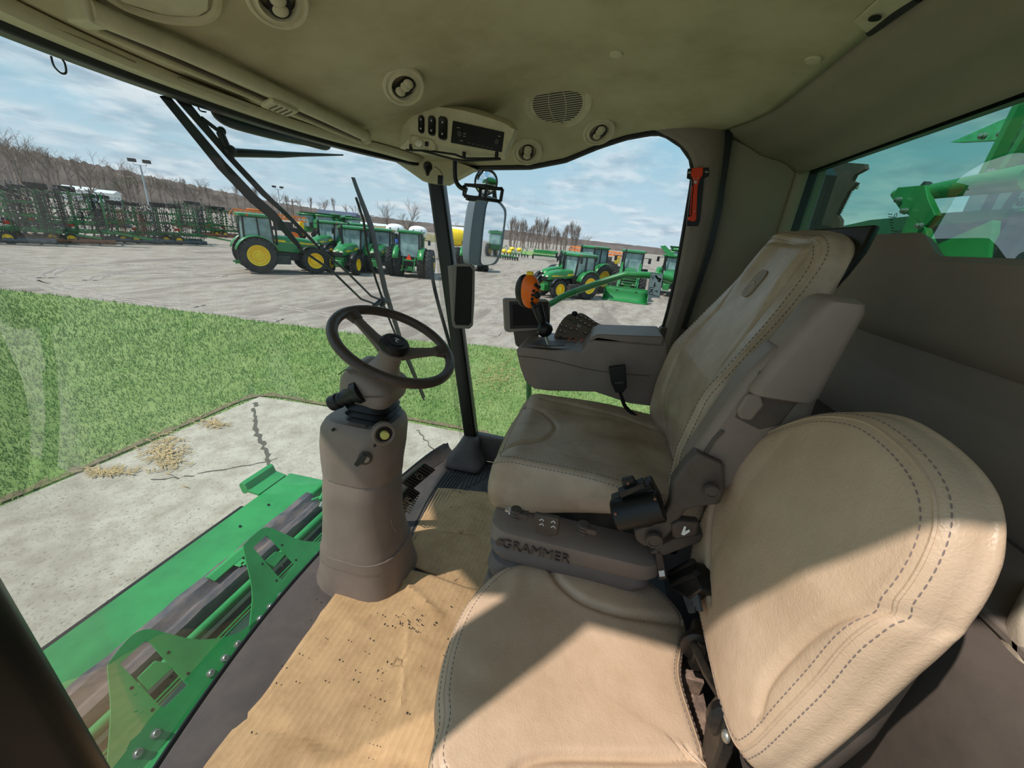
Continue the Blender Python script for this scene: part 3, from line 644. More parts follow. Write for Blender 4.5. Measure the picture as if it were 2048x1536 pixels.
# lower right corner : beige trim of the left door post with black box
mb=MB();mb.loft([[at(px,py,y=y) for (px,py) in o] for y,o in((-.50,[(2060,1150),(1990,1280),(1935,1380),(1930,1395),(1880,1440),(1760,1545),(2060,1545)]),(-.60,[(2060,1150),(1990,1280),(1935,1380),(1930,1395),(1880,1440),(1760,1545),(2060,1545)]))])
dt=tag(mb.build('rear_left_pillar_cover',mat('tan_pillar_cover',(190,172,150),.6,c2=(165,146,128),vs=18,bump=.2,bs=400),bev=.012,bseg=3),'tan plastic pillar cover in the lower right corner beside the instructor seat','pillar cover')
a=[at(px,py,y=-.495) for px,py in((1905,1475),(1862,1500),(1800,1545),(1990,1545),(1940,1490))]
mb=MB();mb.plate(a,(0,.02,0));bx=tag(mb.build('black_latch_box',M['black'],bev=.004),'black plastic box with bolt at the lower right corner','box')
mb=MB();mb.ell(at(1830,1532,y=-.47),.005,.004,.005,nu=12,nv=8);mb.build('bolt_head',M['steel'],bx)
# ================================================================ STEERING COLUMN
sc=thing('steering_column',(CX,.66,ZF),'taupe steering column with leather wrapped steering wheel on the cab floor','steering column')
def secs(L):
    rings=[]
    for z,y,a,w,r in L: rings.append(rrect((CX,y,z),(1,0,0),(0,1,0),a,w,r,6))
    return rings
mb=MB();mb.loft(secs([(-1.235,.675,.31,.33,.10),(-1.215,.675,.305,.325,.10),(-1.14,.672,.275,.30,.10),(-1.06,.674,.262,.288,.10)]));mb.build('base_skirt',M['trimd'] if 0 else M['trim'],sc)
mb=MB();L=[(-1.118,.672,.262,.292,.10),(-1.10,.673,.27,.296,.10),(-1.04,.676,.248,.276,.10),(-.95,.680,.225,.258,.095),(-.85,.678,.214,.25,.09),(-.775,.672,.210,.245,.09),(-.768,.672,.204,.238,.085)]
mb.loft(secs(L));mb.build('lower_cover',M['trim'],sc)
mb=MB();L=[(-.775,.672,.200,.236,.085),(-.768,.672,.212,.248,.09),(-.72,.670,.214,.252,.09),(-.66,.664,.214,.256,.085),(-.60,.656,.208,.246,.075),(-.575,.650,.196,.226,.07),(-.565,.648,.18,.2,.06)]
mb.loft(secs(L));uc=mb.build('upper_cover',M['trim'],sc)
mb=MB();rings=[]
for i,(z,w) in enumerate(((-.575,.12),(-.566,.15),(-.556,.13),(-.546,.15),(-.536,.13),(-.526,.145),(-.51,.12))): rings.append(rrect((CX,.625,z),(1,0,0),(0,1,0),w*.9,w,.04))
mb.loft(rings);mb.build('rubber_boot',M['black'],sc)
# tilting head, tipped with the wheel
wc=V((.98,.548,-.322));wn=V((math.sin(math.radians(-5)),math.sin(math.radians(-25)),math.cos(math.radians(-25)))).normalized()
wu=wn.cross(V((1,0,0))).normalized();wu=-wu if wu.y<0 else wu   # pointing forward and up
wx=wu.cross(wn).normalized()
def W(a,b,c): return wc+wx*a+wu*b+wn*c      # a lateral, b forward, c along axis
mb=MB();rings=[]
for c,b,aa,bb,r in((-.235,.015,.11,.12,.03),(-.22,.015,.135,.15,.035),(-.17,.012,.15,.17,.035),(-.125,.010,.145,.155,.03),(-.11,.006,.11,.12,.03)):
    rings.append([W(p.x,p.y+b,c) for p in rrect((0,0,0),(1,0,0),(0,1,0),aa,bb,r)])
mb.loft(rings);hd_=mb.build('tilt_head',M['trim'],sc,sharp=50)
mb=MB();mb.tube([W(*p) for p in((-.07,.095,-.15),(0,.098,-.145),(.07,.095,-.15))],.0015,5);mb.tube([W(*p) for p in((-.078,-.06,-.12),(-.079,0,-.165),(-.079,.06,-.2))],.0014,5);mb.build('seam_line',M['trimd'],hd_)
mb=MB();mb.loft([[W(p.x,p.y,c) for p in circ((0,0,0),r,(1,0,0),(0,1,0),28)] for c,r in((-.12,.052),(-.10,.050),(-.075,.038),(-.03,.032))]);mb.build('neck',M['trim'],sc)
# wheel
sw=MB();sw.tube([W(.17*math.cos(t),.17*math.sin(t),0) for t in np.linspace(0,2*PI,72,endpoint=False)],.0145,14,closed=True)
wh=sw.build('steering_wheel',M['leatht'],sc)
for t0 in(math.radians(140),math.radians(40),math.radians(-90)):
    pass
mb=MB()
for t in np.radians(np.arange(0,360,2.6)):
    if math.cos(t-math.radians(80))>-.2:
        c_=math.cos(t);s_=math.sin(t)
        mb.tube([W((.17-.0148*math.cos(q))*c_,(.17-.0148*math.cos(q))*s_,.0148*math.sin(q)) for q in(-.35,0,.35)],.0008,4)
mb.build('stitching',M['stitchd'],wh)
def spoke(t,wd=.034):
    c_=math.cos(t);s_=math.sin(t);mb=MB();rings=[]
    for r,h,w,th in((.03,-.03,.05,.022),(.07,-.022,wd+.006,.016),(.12,-.010,wd,.014),(.155,-.002,wd+.004,.016),(.165,0,wd+.016,.016)):
        rings.append([W(r*c_-s_*p.x,r*s_+c_*p.x,h+p.y) for p in rrect((0,0,0),(1,0,0),(0,1,0),w,th,.006,4)])
    mb.loft(rings);s=mb.build('spoke',M['leatht'] if 0 else mat('spoke_plastic',(104,92,84),.45),wh)
    mb=MB();mb.loft([[W(r*c_-s_*p.x,r*s_+c_*p.x,h+p.y) for p in rrect((0,0,0),(1,0,0),(0,1,0),w,th,.007,4)] for r,h,w,th in((.134,-.006,wd+.006,.018),(.155,-.002,wd+.012,.022),(.168,0,wd+.03,.024))]);mb.build('spoke_wrap',M['leatht'],wh)
spoke(math.radians(86));spoke(math.radians(318))
mb=MB();mb.lathe([(.036,-.035),(.040,-.025),(.040,-.022),(.036,-.018)],wc,wn,28);mb.build('hub',M['trim'],wh)
mb=MB();mb.lathe([(.034,-.02),(.041,-.014),(.041,.006),(.036,.012),(.025,.012),(.024,.014),(.001,.015)],wc,wn,36)
for k in range(28):
    t=2*PI*k/28;p=W(.0405*math.cos(t),.0405*math.sin(t),-.004);mb.bar(p-wn*.009,p+wn*.009,.0035,.0035,up=(p-wc))
kb=mb.build('release_knob',M['black'],wh)
mb=MB();mb.tube([W(.0225*math.cos(t),.0225*math.sin(t),.0148) for t in np.linspace(0,2*PI,40,endpoint=False)],.0009,5,closed=True);mb.build('badge_ring',M['irong'],kb)
mb=MB();deer(mb,lambda a,b:W(a*.011,b*.010,.0155),.010);mb.build('deer_emblem',M['white'],kb)
# stalk
mb=MB();s0=W(-.06,.02,-.165);s1=at(662,808,x=.93);dr=(s1-s0).normalized()
mb=MB();L_=(s1-s0).length
mb.lathe([(.036,-.01),(.036,.012),(.030,.02),(.026,.026),(.026,.05),(.021,.054),(.021,.062),(.023,.066),(.023,L_*.62),(.020,L_*.64),(.020,L_*.68),(.024,L_*.72),(.024,L_*.95),(.018,L_),(.001,L_)],s0,dr,24);st=mb.build('multifunction_stalk',M['black'],sc)
mb=MB();u_=dr.orthogonal().normalized();v_=dr.cross(u_);c=s0+dr*(L_+.0008);mb.tube([c+V((0,.006,-.003)),c+V((0,.0,.0)),c+V((0,-.006,.004))],.0012,5);mb.tube([c+V((0,-.006,.006)),c+V((0,-.006,-.002))],.001,5);mb.build('horn_symbol',M['white'],st)
for k in range(4):
    c=s0+dr*(.03+.012*k)+V((-.02,-.012,.012));mb=MB();mb.box(c,(.004,.004,.003));mb.build('stalk_mark',M['white'],st)
# hazard light knob and key switch on the upper cover
c=at(768,868,x=.905);mb=MB();ax=V((-.72,-.68,.12)).normalized()
mb.lathe([(.034,-.02),(.036,.002),(.030,.006),(.024,.002),(.024,-.006),(.001,-.006)],c,ax,26);bz=mb.build('switch_bezel',M['trim'],uc)
mb=MB();mb.lathe([(.0235,-.006),(.0235,.0025),(.015,.0025),(.001,.0)],c,ax,22);mb.build('switch_well',M['black'],bz)
mb=MB();mb.lathe([(.0125,-.0),(.0125,.012),(.011,.015),(.001,.0155)],c+ax*.002,ax,22);mb.build('yellow_push_knob',mat('pale_yellow_knob',(214,206,110),.4),bz)
c=at(731,917,x=.871);mb=MB();mb.lathe([(.020,-.01),(.020,.002),(.016,.005),(.001,.005)],c,ax,22);kz=mb.build('key_bezel',M['trimd'],uc)
mb=MB();mb.lathe([(.010,0),(.010,.009),(.001,.009)],c,ax,16);mb.build('key_barrel',M['steel'],kz)
mb=MB();mb.plate([at(*q,x=.850) for q in((726,908),(734,914),(728,926),(714,934),(708,930),(716,918))],(.004,.003,0));mb.build('ignition_key',M['black'],kz,bev=.001)
for q,r in(((733,855),.005),((749,892),.004),((666,860),.005)):
    c=at(*q,x=.872);mb=MB();mb.lathe([(r,-.004),(r,.001),(.0005,.001)],c,(-1,-.2,0),12);mb.build('screw_hole',M['black'],uc)
mb=MB();mb.tube(ats([(783,1040),(786,1052),(793,1062)],x=.892),.002,5);mb.build('moulded_mark',M['trimd'],sc)
# ---------- brake pedals
for i,(P,lab) in enumerate((([(838,924),(864,938),(836,982),(811,966)],'dark ribbed brake pedal at the right, upper one of the pair with round mark'),([(808,968),(834,984),(822,1014),(806,1018),(794,1003)],'dark ribbed brake pedal at the left, lower one of the pair with round mark'))):
    q=ats(P,x=1.20);n=V((-.55,-.75,.36)).normalized()
    # flatten onto a plane facing the driver
    c=sum(q,V())/len(q);q=[c+(p-c)+V((0,(-(p.z-c.z)*.35),0)) for p in q]
    mb=MB();mb.plate(q,(.014,.02,-.012));pd=tag(mb.build('brake_pedal',M['blackm'],bev=.003),lab,'pedal')
    mb=MB();e0=q[0]-q[1];e1=q[2]-q[1];u=(q[1]-q[0]);w=(q[3]-q[0])
    for k in range(9):
        t=.08+.84*k/8;mb.bar(q[0]+w*t+u*.06+V((-.003,-.004,.002)),q[0]+w*t+u*.94+V((-.003,-.004,.002)),.0035,.004)
    mb.build('tread_ribs',mat('pedal_rib',(74,66,52),.7),pd)
    mb=MB();cc_=q[0]+u*.5+w*.5+V((-.006,-.008,.004));uu=u.normalized();ww=(w-uu*w.dot(uu)).normalized()
    mb.tube(circ(cc_,.012,uu,ww,20),.0022,6,closed=True);mb.tube([cc_-uu*.018-ww*.008,cc_-uu*.02,cc_-uu*.018+ww*.008],.0018,5);mb.tube([cc_+uu*.018-ww*.008,cc_+uu*.02,cc_+uu*.018+ww*.008],.0018,5);mb.build('brake_mark',mat('pedal_mark',(120,110,92),.6),pd)
    mb=MB();mb.bar(c+V((.01,.02,-.01)),V((c.x+.02,c.y+.10,ZF+.005)),.02,.015);mb.build('pedal_arm',M['blackm'],pd)
# ---------- cardboard sheets
def sheet(name,pts,z,label,seed,crease,wav=.006,t=.004):
    r=random.Random(seed);P=[V((p.x,p.y)) for p in ats(pts,z=z)];P=[V((p[0],p[1])) for p in resamp([(p.x,p.y,0) for p in P],90,True)]
    c=V((sum(p.x for p in P)/90,sum(p.y for p in P)/90));mb=MB();rings=[]
    for q in np.linspace(.03,1,26):
        ring=[]
        for p in P:
            a=c+(p-c)*q+V((r.uniform(-1,1),r.uniform(-1,1)))*(.0012 if q>.99 else 0)
            h=wav*(math.sin(a.x*14+a.y*5)+math.sin(a.y*19-a.x*6))*.5+wav
            for (A,B,d,w) in crease:
                ab=B-A;t_=max(0,min(1,(a-A).dot(ab)/ab.dot(ab)));h+=d*math.exp(-((a-A-ab*t_).length/w)**2)
            ring.append(V((a.x,a.y,z+h)))
        rings.append(ring)
    mb.loft(rings,False);mb.add([p for p in rings[0]],[tuple(range(89,-1,-1))])
    return tag(mb.build(name,M['cardb'],solid=t,soff=1),label,'cardboard',)
def xy(px,py,z): p=at(px,py,z=z);return V((p.x,p.y))
z1=ZF+.016
A=sheet('cardboard_sheet',[(876,976),(925,980),(972,984),(1000,1000),(1000,1200),(930,1180),(800,1120),(812,1095)],ZF+.004,'grey brown cardboard sheet lying on the mat in front of the operator seat, in shade',3,[(xy(800,1060,ZF),xy(1000,1075,ZF),.004,.006)],.002,.003)
B=sheet('cardboard_sheet',[(762,1122),(800,1124),(812,1138),(842,1146),(930,1176),(1000,1190),(1060,1260),(1040,1560),(380,1560),(385,1536),(520,1400),(560,1345),(640,1235),(694,1160),(708,1152)],z1,'large creased tan cardboard sheet lying in sun beside the instructor seat',5,[(xy(700,1260,z1),xy(850,1180,z1),.010,.010),(xy(560,1420,z1),xy(640,1536,z1),.007,.008),(xy(640,1235,z1),xy(1000,1340,z1),.004,.008),(xy(760,1120,z1),xy(880,1240,z1),.012,.010),(xy(480,1440,z1),xy(900,1560,z1),-.006,.010),(xy(820,1230,z1),xy(790,1536,z1),.005,.007)],.007)
mb=MB()
for _ in range(90):
    px=random.gauss(825,30);py=random.gauss(1240,16)
    if _>20: px=random.gauss(760,130);py=random.gauss(1310,110)
    p=at(px,py,z=z1+.018);mb.box(p,(random.uniform(.0012,.004),)*3,Matrix.Rotation(random.random()*3,3,'Z')@Matrix.Rotation(random.random()*3,3,'X'))
tag(mb.build('dirt_crumbs',M['iron'],smooth=False),'scattered dark dirt crumbs on the sunlit cardboard','dirt',kind='stuff')
mb=MB()
for k in range(8):
    px=898+random.random()*75;p=at(px,981+random.random()*5,z=ZF+.012);mb.tube([p,p+V((.004,random.uniform(-.012,.012),.001)),p+V((.002,random.uniform(-.02,.02),0))],.001,4)
tag(mb.build('straw_bits',M['iron']),'dark chaff bits at the far edge of the shaded cardboard','chaff',kind='stuff')
# ================================================================ OPERATOR CONSOLE
cn=thing('armrest_console',at(1150,740,x=1.25)+V((.12,0,-.12)),'taupe operator armrest console beside the seat with padded lid','console')
XA=1.235;XB=1.42
side=[(1032,700),(1040,694),(1100,701),(1162,704),(1180,684),(1196,679),(1300,690),(1335,690),(1335,800),(1300,812),(1255,806),(1190,784),(1100,782),(1068,778),(1050,762),(1040,735)]
P=ats(side,x=XA);mb=MB();mb.plate(P,(XB-XA,0,0));cb_=mb.build('console_body',M['trim'],cn,bev=.008,bseg=3)
mb=MB();mb.tube(cr(ats([(1036,712),(1100,720),(1190,741),(1300,752)],x=XA-.001),4),.0012,5);mb.build('panel_line',M['trimd'],cb_)
q=ats([(1176,682),(1184,674),(1196,669),(1330,674),(1326,694),(1200,685)],x=XA-.003);mb=MB();mb.plate(q,(.175,0,0));mb.build('armrest_lid',M['trim'],cn,bev=.008,bseg=3)
# sloping control tray top surface
ztr=at(1100,700,x=XA).z
def tr(px,py): return at(px,py,z=ztr)
mb=MB();q=[tr(1056,694),tr(1160,704),tr(1190,678),tr(1100,668)];mb.plate([p+V((0,0,.002)) for p in q],(0,0,.004));mb.build('control_tray',mat('tray_plastic',(112,102,100),.4),cn,bev=.002)
mb=MB();q=[tr(1058,690),tr(1082,684),tr(1132,688),tr(1128,695),tr(1090,697)];mb.plate([p+V((0,0,.005)) for p in q],(0,0,.003));mb.build('lever_slot',M['trimd'],cn,bev=.002)
cp=MB();q=[tr(1118,678),tr(1172,684),tr(1184,664),tr(1128,660)];cp.plate([p+V((0,0,.006)) for p in q],(0,0,.004));cpl=cp.build('control_pad',mat('pad_grey',(120,122,132),.35),cn,bev=.002)
zk=ztr+.012
for r_ in range(4):
    for c_ in range(3):
        px=1138+c_*12+r_*2.2;py=680-r_*3.6+c_*1.0;p=at(px,py,z=zk);mb=MB();mb.box(p,(.008,.012,.002));mb.build('orange_key',mat('faded_orange',(222,112,84),.6),cpl,bev=.0008)
for k in range(3):
    p=at(1120+k*7,674-k*4.5,z=zk);mb=MB();mb.lathe([(.0075,-.002),(.0075,.003),(.001,.003)],p,(0,0,1),16);mb.build('round_key',M['iron'],cpl)
for px,py in((1132,668),(1157,671)):
    p=at(px,py,z=zk);mb=MB();mb.lathe([(.012,-.004),(.012,.0),(.0105,.002),(.010,.018),(.008,.020),(.001,.020)],p,(0,0,1),20);mb.build('dial_knob',M['black'],cpl)
text('tray_marks','1 2',M['iron'],tr(1112,698)+V((0,0,.0075)),(0,-1,0),(1,0,0),.014,.0004,cn) if 0 else None
# keypad unit further out, curved dark panel
kc=thing('keypad_unit',at(1190,650,x=1.50),'dark curved keypad panel with rows of keys beyond the console','keypad')
def kp(px,py,o=0): # plane tilted toward the driver
    d=ray(px,py);n=V((-.62,-.25,.74)).normalized();p0=at(1165,665,x=1.44);k=p0.dot(n)/d.dot(n);return d*k+n*o
nk=V((-.62,-.25,.74)).normalized()
ol_=cr([(1112,664),(1118,650),(1128,636),(1139,628),(1150,629),(1152,630),(1160,626),(1172,630),(1200,648),(1240,656),(1266,662),(1274,668),(1268,676),(1230,680),(1150,676),(1116,674)],4,True)
mb=MB();mb.plate([kp(p[0],p[1]) for p in ol_],-nk*.03);kpn=mb.build('keypad_panel',mat('keypad_plastic',(112,98,90),.5),kc,bev=.004)
rowsk=[[(1161.5,633,0),(1170,637,0),(1178,641,0),(1186,645.5,0),(1194.5,650,0)],[(1153,638,0),(1161,643,0),(1169,648,0),(1177.5,652.5,0),(1186,657,0)],[(1136,637,1),(1142.5,640.5,1),(1150,645.5,1),(1157.5,652,2)],[(1122,651,0),(1131,654,0),(1141,658,0),(1120,662,0),(1152,660,0),(1129,665,0),(1170,667,0)]]
for R_ in rowsk:
    for px,py,t in R_:
        c=kp(px,py,.002);u=(kp(px+4,py+2)-kp(px,py)).normalized();w=nk.cross(u);mb=MB()
        mb.loft([rrect(c+nk*h,u,w,.013*s,.010*s,.003,3) for h,s in((-.002,1),(.002,1),(.003,.8))]);k=mb.build('key',M['trimd'] if t!=2 else M['keyl'],kpn)
        mb=MB();mb.loft([rrect(c+nk*h,u,w,.0065,.005,.0015,3) for h in(.0028,.0036)]);mb.build('key_symbol',(M['keyl'],M['keyg'],M['irong'])[t],k)
mb=MB();mb.ell(kp(1149,628,.002),.012,.012,.010,nu=14,nv=8);mb.build('roller_cap',M['black'],kpn)
mb=MB();mb.tube([kp(1192,668,.002),kp(1206,652,.002)],.0012,4);mb.tube([kp(1200,668,.002),kp(1216,654,.002)],.0012,4);mb.build('panel_gap',M['black'],kpn)
# joystick : chrome rod, rubber ball, stem, orange grip
js=thing('multifunction_lever',tr(1094,690),'orange and black multifunction lever on chrome rod standing in the console','joystick')
b0=tr(1097,694)+V((0,0,.004));b1=at(1090,668,x=1.29);mb=MB();mb.cyl(b0,b1,.0055,n=14);mb.build('rod',M['steel'],js)
mb=MB();bc_=at(1089,658,x=1.29);ax=(b1-b0).normalized();mb.lathe([(.004,-.028),(.018,-.022),(.027,-.010),(.028,.0),(.022,.012),(.013,.022),(.012,.03)],bc_,ax,24);mb.build('rubber_boot',M['black'],js)
gt=at(1074,612,x=1.30);mb=MB();mb.tube([bc_+ax*.02,bc_.lerp(gt,.5),gt],[.013,.016,.02],16);mb.build('stem',M['black'],js)
gc=at(1060,583,x=1.30);up_=V((0,.10,.99)).normalized();sd=V((.55,.80,0)).normalized();sd=(sd-up_*sd.dot(up_)).normalized();fr=up_.cross(sd)
rot=Matrix((sd,fr,up_)).transposed()
mb=MB();mb.ell(gc,.040,.030,.056,rot,24,18);mb.build('grip',M['orange'],js)
mb=MB();mb.ell(gc+sd*.010-fr*.004*0+V((.010,.012,-.002)),.038,.030,.056,rot,24,18);mb.build('grip_shell',M['black'],js)
mb=MB();mb.box(gc+up_*.058+V((-.0,0,0)),(.016,.022,.014));mb.build('yellow_switch',M['yellow'],js,bev=.003)
def ongrip(px,py):
    p=at(px,py,x=1.262);return p
for px,py,r in((1067,582,.0055),(1065,590,.0055),(1064,598,.0055),(1072,570,.006),(1078,574,.006),(1064,606,.0055),(1069,612,.008),(1075,590,.0115)):
    p=at(px,py,x=1.27);d=(p-gc).normalized();mb=MB();mb.lathe([(r,-.012),(r,.002),(r*.8,.005),(.001,.0055)],p,V((-.9,-.4,.2)),16);mb.build('thumb_button',M['black'],js)
# display
dm=thing('console_display',at(1050,650,x=1.43),'small dark touch display mounted ahead of the orange lever','display')
q=ats([(1007,600),(1012,598),(1096,600),(1101,610),(1100,654),(1096,660),(1018,665),(1010,662)],x=1.44);fd=V((.0,.0,0))
q=[p+V((0,0,0)) for p in q];mb=MB();mb.plate(q,(.03,.012,0));mb.build('housing',mat('display_housing',(128,118,108),.5),dm,bev=.004)
q=ats([(1018,603),(1096,604),(1099,655),(1020,658)],x=1.438);mb=MB();mb.plate(q,(.004,0,0));mb.build('bezel',M['black'],dm,bev=.002)
q=ats([(1025,609),(1090,611),(1090,649),(1026,652)],x=1.4365);mb=MB();mb.plate(q,(.002,0,0));mb.build('screen',M['screen'],dm,smooth=False)
mb=MB();mb.plate(ats([(1026,662),(1078,660),(1074,684),(1040,698),(1030,690)],x=1.45),(.03,0,0));mb.build('mount',M['trimd'],dm,bev=.006)
# corner post monitor
pm=thing('corner_post_monitor',at(930,600,x=1.75),'tall narrow black monitor in grey housing fixed to the right front pillar','monitor')
q=ats([(904,534),(912,528),(942,528),(948,534),(947,600),(944,652),(938,658),(908,656),(904,650)],x=1.735);mb=MB();mb.plate(q,(.02,0,0));mb.build('housing',mat('monitor_housing',(122,116,108),.45),pm,bev=.004)
q=ats([(895,532),(905,530),(906,652),(903,640)],x=1.737);mb=MB();mb.plate(q,(.03,0,0));mb.build('side_cover',mat('monitor_side',(140,134,124),.5),pm,bev=.002)
q=ats([(913,533),(940,533),(945,540),(942,645),(937,651),(911,650),(908,640)],x=1.733);mb=MB();mb.plate(q,(.004,0,0));mb.build('screen',M['screen'],pm,bev=.002)
# ================================================================ HEADLINER ITEMS
def vent(px,py,r,tilt,label,ang=0,oval=1.0,off=.0):
    p=on_ceil(px,py,off+.028*tilt);u,w,n=ceil_frame(p);n=(n-ray(px,py).normalized()*tilt).normalized();u=(u-n*u.dot(n)).normalized();w=n.cross(u);c,s=math.cos(ang),math.sin(ang);u,w=u*c+w*s,w*c-u*s
    t=thing('air_vent',p,label,'air vent','round air vents in the headliner')
    mb=MB();mb.loft([circ(p+n*h,q*r,u,w,32,r2=q*r*oval) for q,h in((1.05,-.045*tilt-.01),(1,-.004),(1.0,.003),(.93,.007),(.86,.007),(.84,.004),(.76,.004),(.62,.009),(.60,.003),(.57,-.004))],False);mb.build('ring',M['ceilp'],t)
    mb=MB();mb.loft([rrect(p+n*h,u,w,.72*r,1.1*r,.35*r,6) for h in(.0045,.0065)]);mb.build('opening',M['black'],t)
    for k in(-1,0.25,1):
        mb=MB();mb.ell(p+w*(k*.27*r)+n*.004,.28*r,.23*r,.010,Matrix((u,w,n)).transposed(),16,8);mb.build('flap',M['ceilp'],t)
    return t
vent(808,172,.056,.75,'round beige air vent in the headliner beside the radio panel, half open',.15)
vent(555,-2,.052,.5,'round beige air vent at the top edge of the headliner',.9)
vent(1198,263,.060,.35,'round beige air vent at the right lip of the headliner, nearer the speaker',.9)
vent(1055,303,.060,.35,'round beige air vent beside the right end of the radio panel',1.2)
p=on_ceil(1115,205);u,w,n=ceil_frame(p);r=.120
sp=thing('ceiling_speaker',p,'round beige speaker grille in the headliner','speaker')
mb=MB();mb.loft([circ(p+n*h,q*r,u,w,48) for q,h in((1,-.002),(1,.004),(.97,.008),(.86,.010),(.8,.006))],False);mb.build('rim',M['ceilp'],sp)
mb=MB();mb.lathe([(r*.82,.006),(r*.8,.007),(.001,.007)],p,n,40);gr_=mb.build('grille',M['ceilp'],sp)
mb=MB()
for k in range(-9,10):
    y=k*.0095;L=math.sqrt(max(0,(.72*r)**2-y*y))
    if L<.008: continue
    xs=np.linspace(-L,L,4 if L>.04 else 3)
    for a,b in zip(xs[:-1],xs[1:]): mb.bar(p+w*(a+.0012)+u*y+n*.0076,p+w*(b-.0012)+u*y+n*.0076,.0036,.0012,up=n)
mb.build('slots',M['black'],gr_)
for i,(px,py,lab) in enumerate(((1233,106,'small round fabric button clip in the middle of the headliner'),(1627,118,'small round fabric button clip near the rear edge of the headliner'))):
    p=on_ceil(px,py);u,w,n=ceil_frame(p);mb=MB();mb.lathe([(.017,-.002),(.018,.002),(.016,.005),(.001,.006)],p,n,24);tag(mb.build('button_clip',M['ceilp']),lab,'clip')
# radio panel : pod below headliner
rp=thing('radio_panel',at(915,258,x=1.50),'beige overhead pod with radio and rocker switches','radio panel')
face=[(836,214),(860,212),(930,222),(1000,243),(1022,256),(1028,262),(1010,302),(1000,308),(900,290),(828,274),(824,268),(826,225)]
base=[(824,205),(860,204),(940,214),(1015,238),(1034,256),(1034,268),(1012,312),(1000,318),(900,316),(812,300),(800,290),(806,240)]
XF=1.40
fr=[at(*q,x=XF) for q in face];bk_=[]
for q in base:
    p=on_ceil(*q,-.002);bk_.append(p if p.x>XF+.02 else at(*q,x=XF+.05))
mid=[a.lerp(b,.35) for a,b in zip(fr,[at(*q,x=XF+.03) for q in base])]
mb=MB();k_=lambda L:[V(p) for p in cr([tuple(a) for a in L],3,True)]
bk2=[at(*q,x=XF+.16) for q in base]
mb.loft([k_(fr),k_(mid),k_([a.lerp(b,.9) for a,b in zip(fr,[at(*q,x=XF+.045) for q in base])]),k_(bk2)]);mb.build('housing',M['ceilp'],rp,sharp=30)
q=ats([(905,241),(1008,264),(1003,304),(901,285)],x=XF-.004);mb=MB();mb.plate(q,(.02,0,0));rd=mb.build('radio',M['black'],rp,bev=.002)
def rpt(px,py,o=-.0055): return at(px,py,x=XF+o)
mb=MB();mb.lathe([(.009,0),(.009,.004),(.007,.006),(.001,.006)],rpt(920,268),(-1,0,0),20);mb.build('volume_knob',M['iron'],rd)
mb=MB();mb.lathe([(.0075,0),(.0075,.003),(.001,.003)],rpt(994,284),(-1,0,0),20);mb.build('tune_knob',M['iron'],rd)
for k in range(6):
    c=rpt(938+k*9,286+k*2.1);mb=MB();mb.box(c,(.001,.011,.0035));mb.build('preset_button',M['iron'],rd)
for a,b in(((914,255),(920,256)),((926,267),(932,268)),((926,272),(931,273)),((996,272),(1001,273)),((920,281),(926,282))):
    mb=MB();mb.bar(rpt(*a),rpt(*b),.0012,.0012);mb.build('radio_legend',M['keyl'],rd)
for (px,py,w_,h_,nm) in((843,249,.021,.052,'rocker_switch'),(864,252,.026,.056,'rocker_switch'),(886,257,.031,.066,'rocker_switch')):
    c=at(px,py,x=XF-.001);mb=MB();mb.loft([rrect(c+V((o,0,0)),(0,-1,-.13),(0,0,1),w_*s,h_*s,.010) for o,s in((.004,1),(-.003,1),(-.005,.9),(-.001,.55))]);s_=mb.build(nm,M['black'],rp)
    for k in(-1,1): mb=MB();mb.ell(c+V((-.006,0,k*h_*.25)),.0005,.003,.003,nu=8,nv=6);mb.build('switch_legend',M['keyl'],s_)
mb=MB();c=at(843,286,x=XF-.002);mb.loft([rrect(c+V((o,0,0)),(0,-1,-.13),(0,0,1),.10*s,.036*s,.016) for o,s in((.02,1.05),(0,1),(-.003,.85),(.001,.8))]);dl=mb.build('dome_light_bezel',M['ceilp'],rp)
mb=MB();mb.ell(at(838,286,x=XF-.004),.006,.015,.013,nu=20,nv=10);mb.build('lens',M['lens'],dl)
mb=MB();mb.box(at(853,288,x=XF-.005),(.004,.012,.014));mb.build('light_switch',M['black'],dl,bev=.001)
# black wire frame under the pod with mirror arm and bracket
wf=thing('mirror_bracket',at(915,315,x=1.42),'black steel bracket with bent arm hanging below the radio panel','bracket')
mb=MB();A_=[at(812,300,x=1.40),at(860,302,x=1.40),at(910,309,x=1.40),at(930,317,x=1.40),at(1000,317,x=1.40)]
mb.tube(A_,.0035,8);mb.tube([at(845,302,x=1.40),at(905,318,x=1.36),at(930,322,x=1.35),at(1002,318,x=1.37)],.0035,8);mb.build('wire_frame',M['black'],wf)
for q in((822,297),(993,312),(928,312)): mb=MB();mb.cyl(at(*q,x=1.40)+V((0,0,.012)),at(*q,x=1.40)-V((0,0,.008)),.006,n=12);mb.build('standoff',M['black'],wf)
mb=MB();arm=cr([tuple(p) for p in ats([(910,318),(910,345),(912,362),(920,374),(934,380)],x=1.40)],6);mb.tube(arm,.0075,12);mb.build('bent_arm',M['black'],wf)
# open box bracket
B0=ats([(929,370),(974,372),(970,398),(928,392)],x=1.40);d_=V((.05,-.012,.0));mb=MB()
def fr4(Q,r=.0035):
    for i in range(4): mb.bar(Q[i],Q[(i+1)%4],.011,.006,up=(1,0,0))
fr4(B0);B1=[p+d_+V((.0,-.03,0)) for p in B0];fr4(B1)
for a,b in zip(B0,B1): mb.bar(a,b,.006,.006)
mb.plate(ats([(930,388),(966,396),(948,402),(931,400)],x=1.401),(.03,0,0));mb.build('open_bracket',M['black'],wf,bev=.001)
for q in((931,386),(967,392),(934,397)): mb=MB();mb.ell(at(*q,x=1.395),.003,.005,.005,nu=12,nv=6);mb.build('bolt',M['irong'],wf)
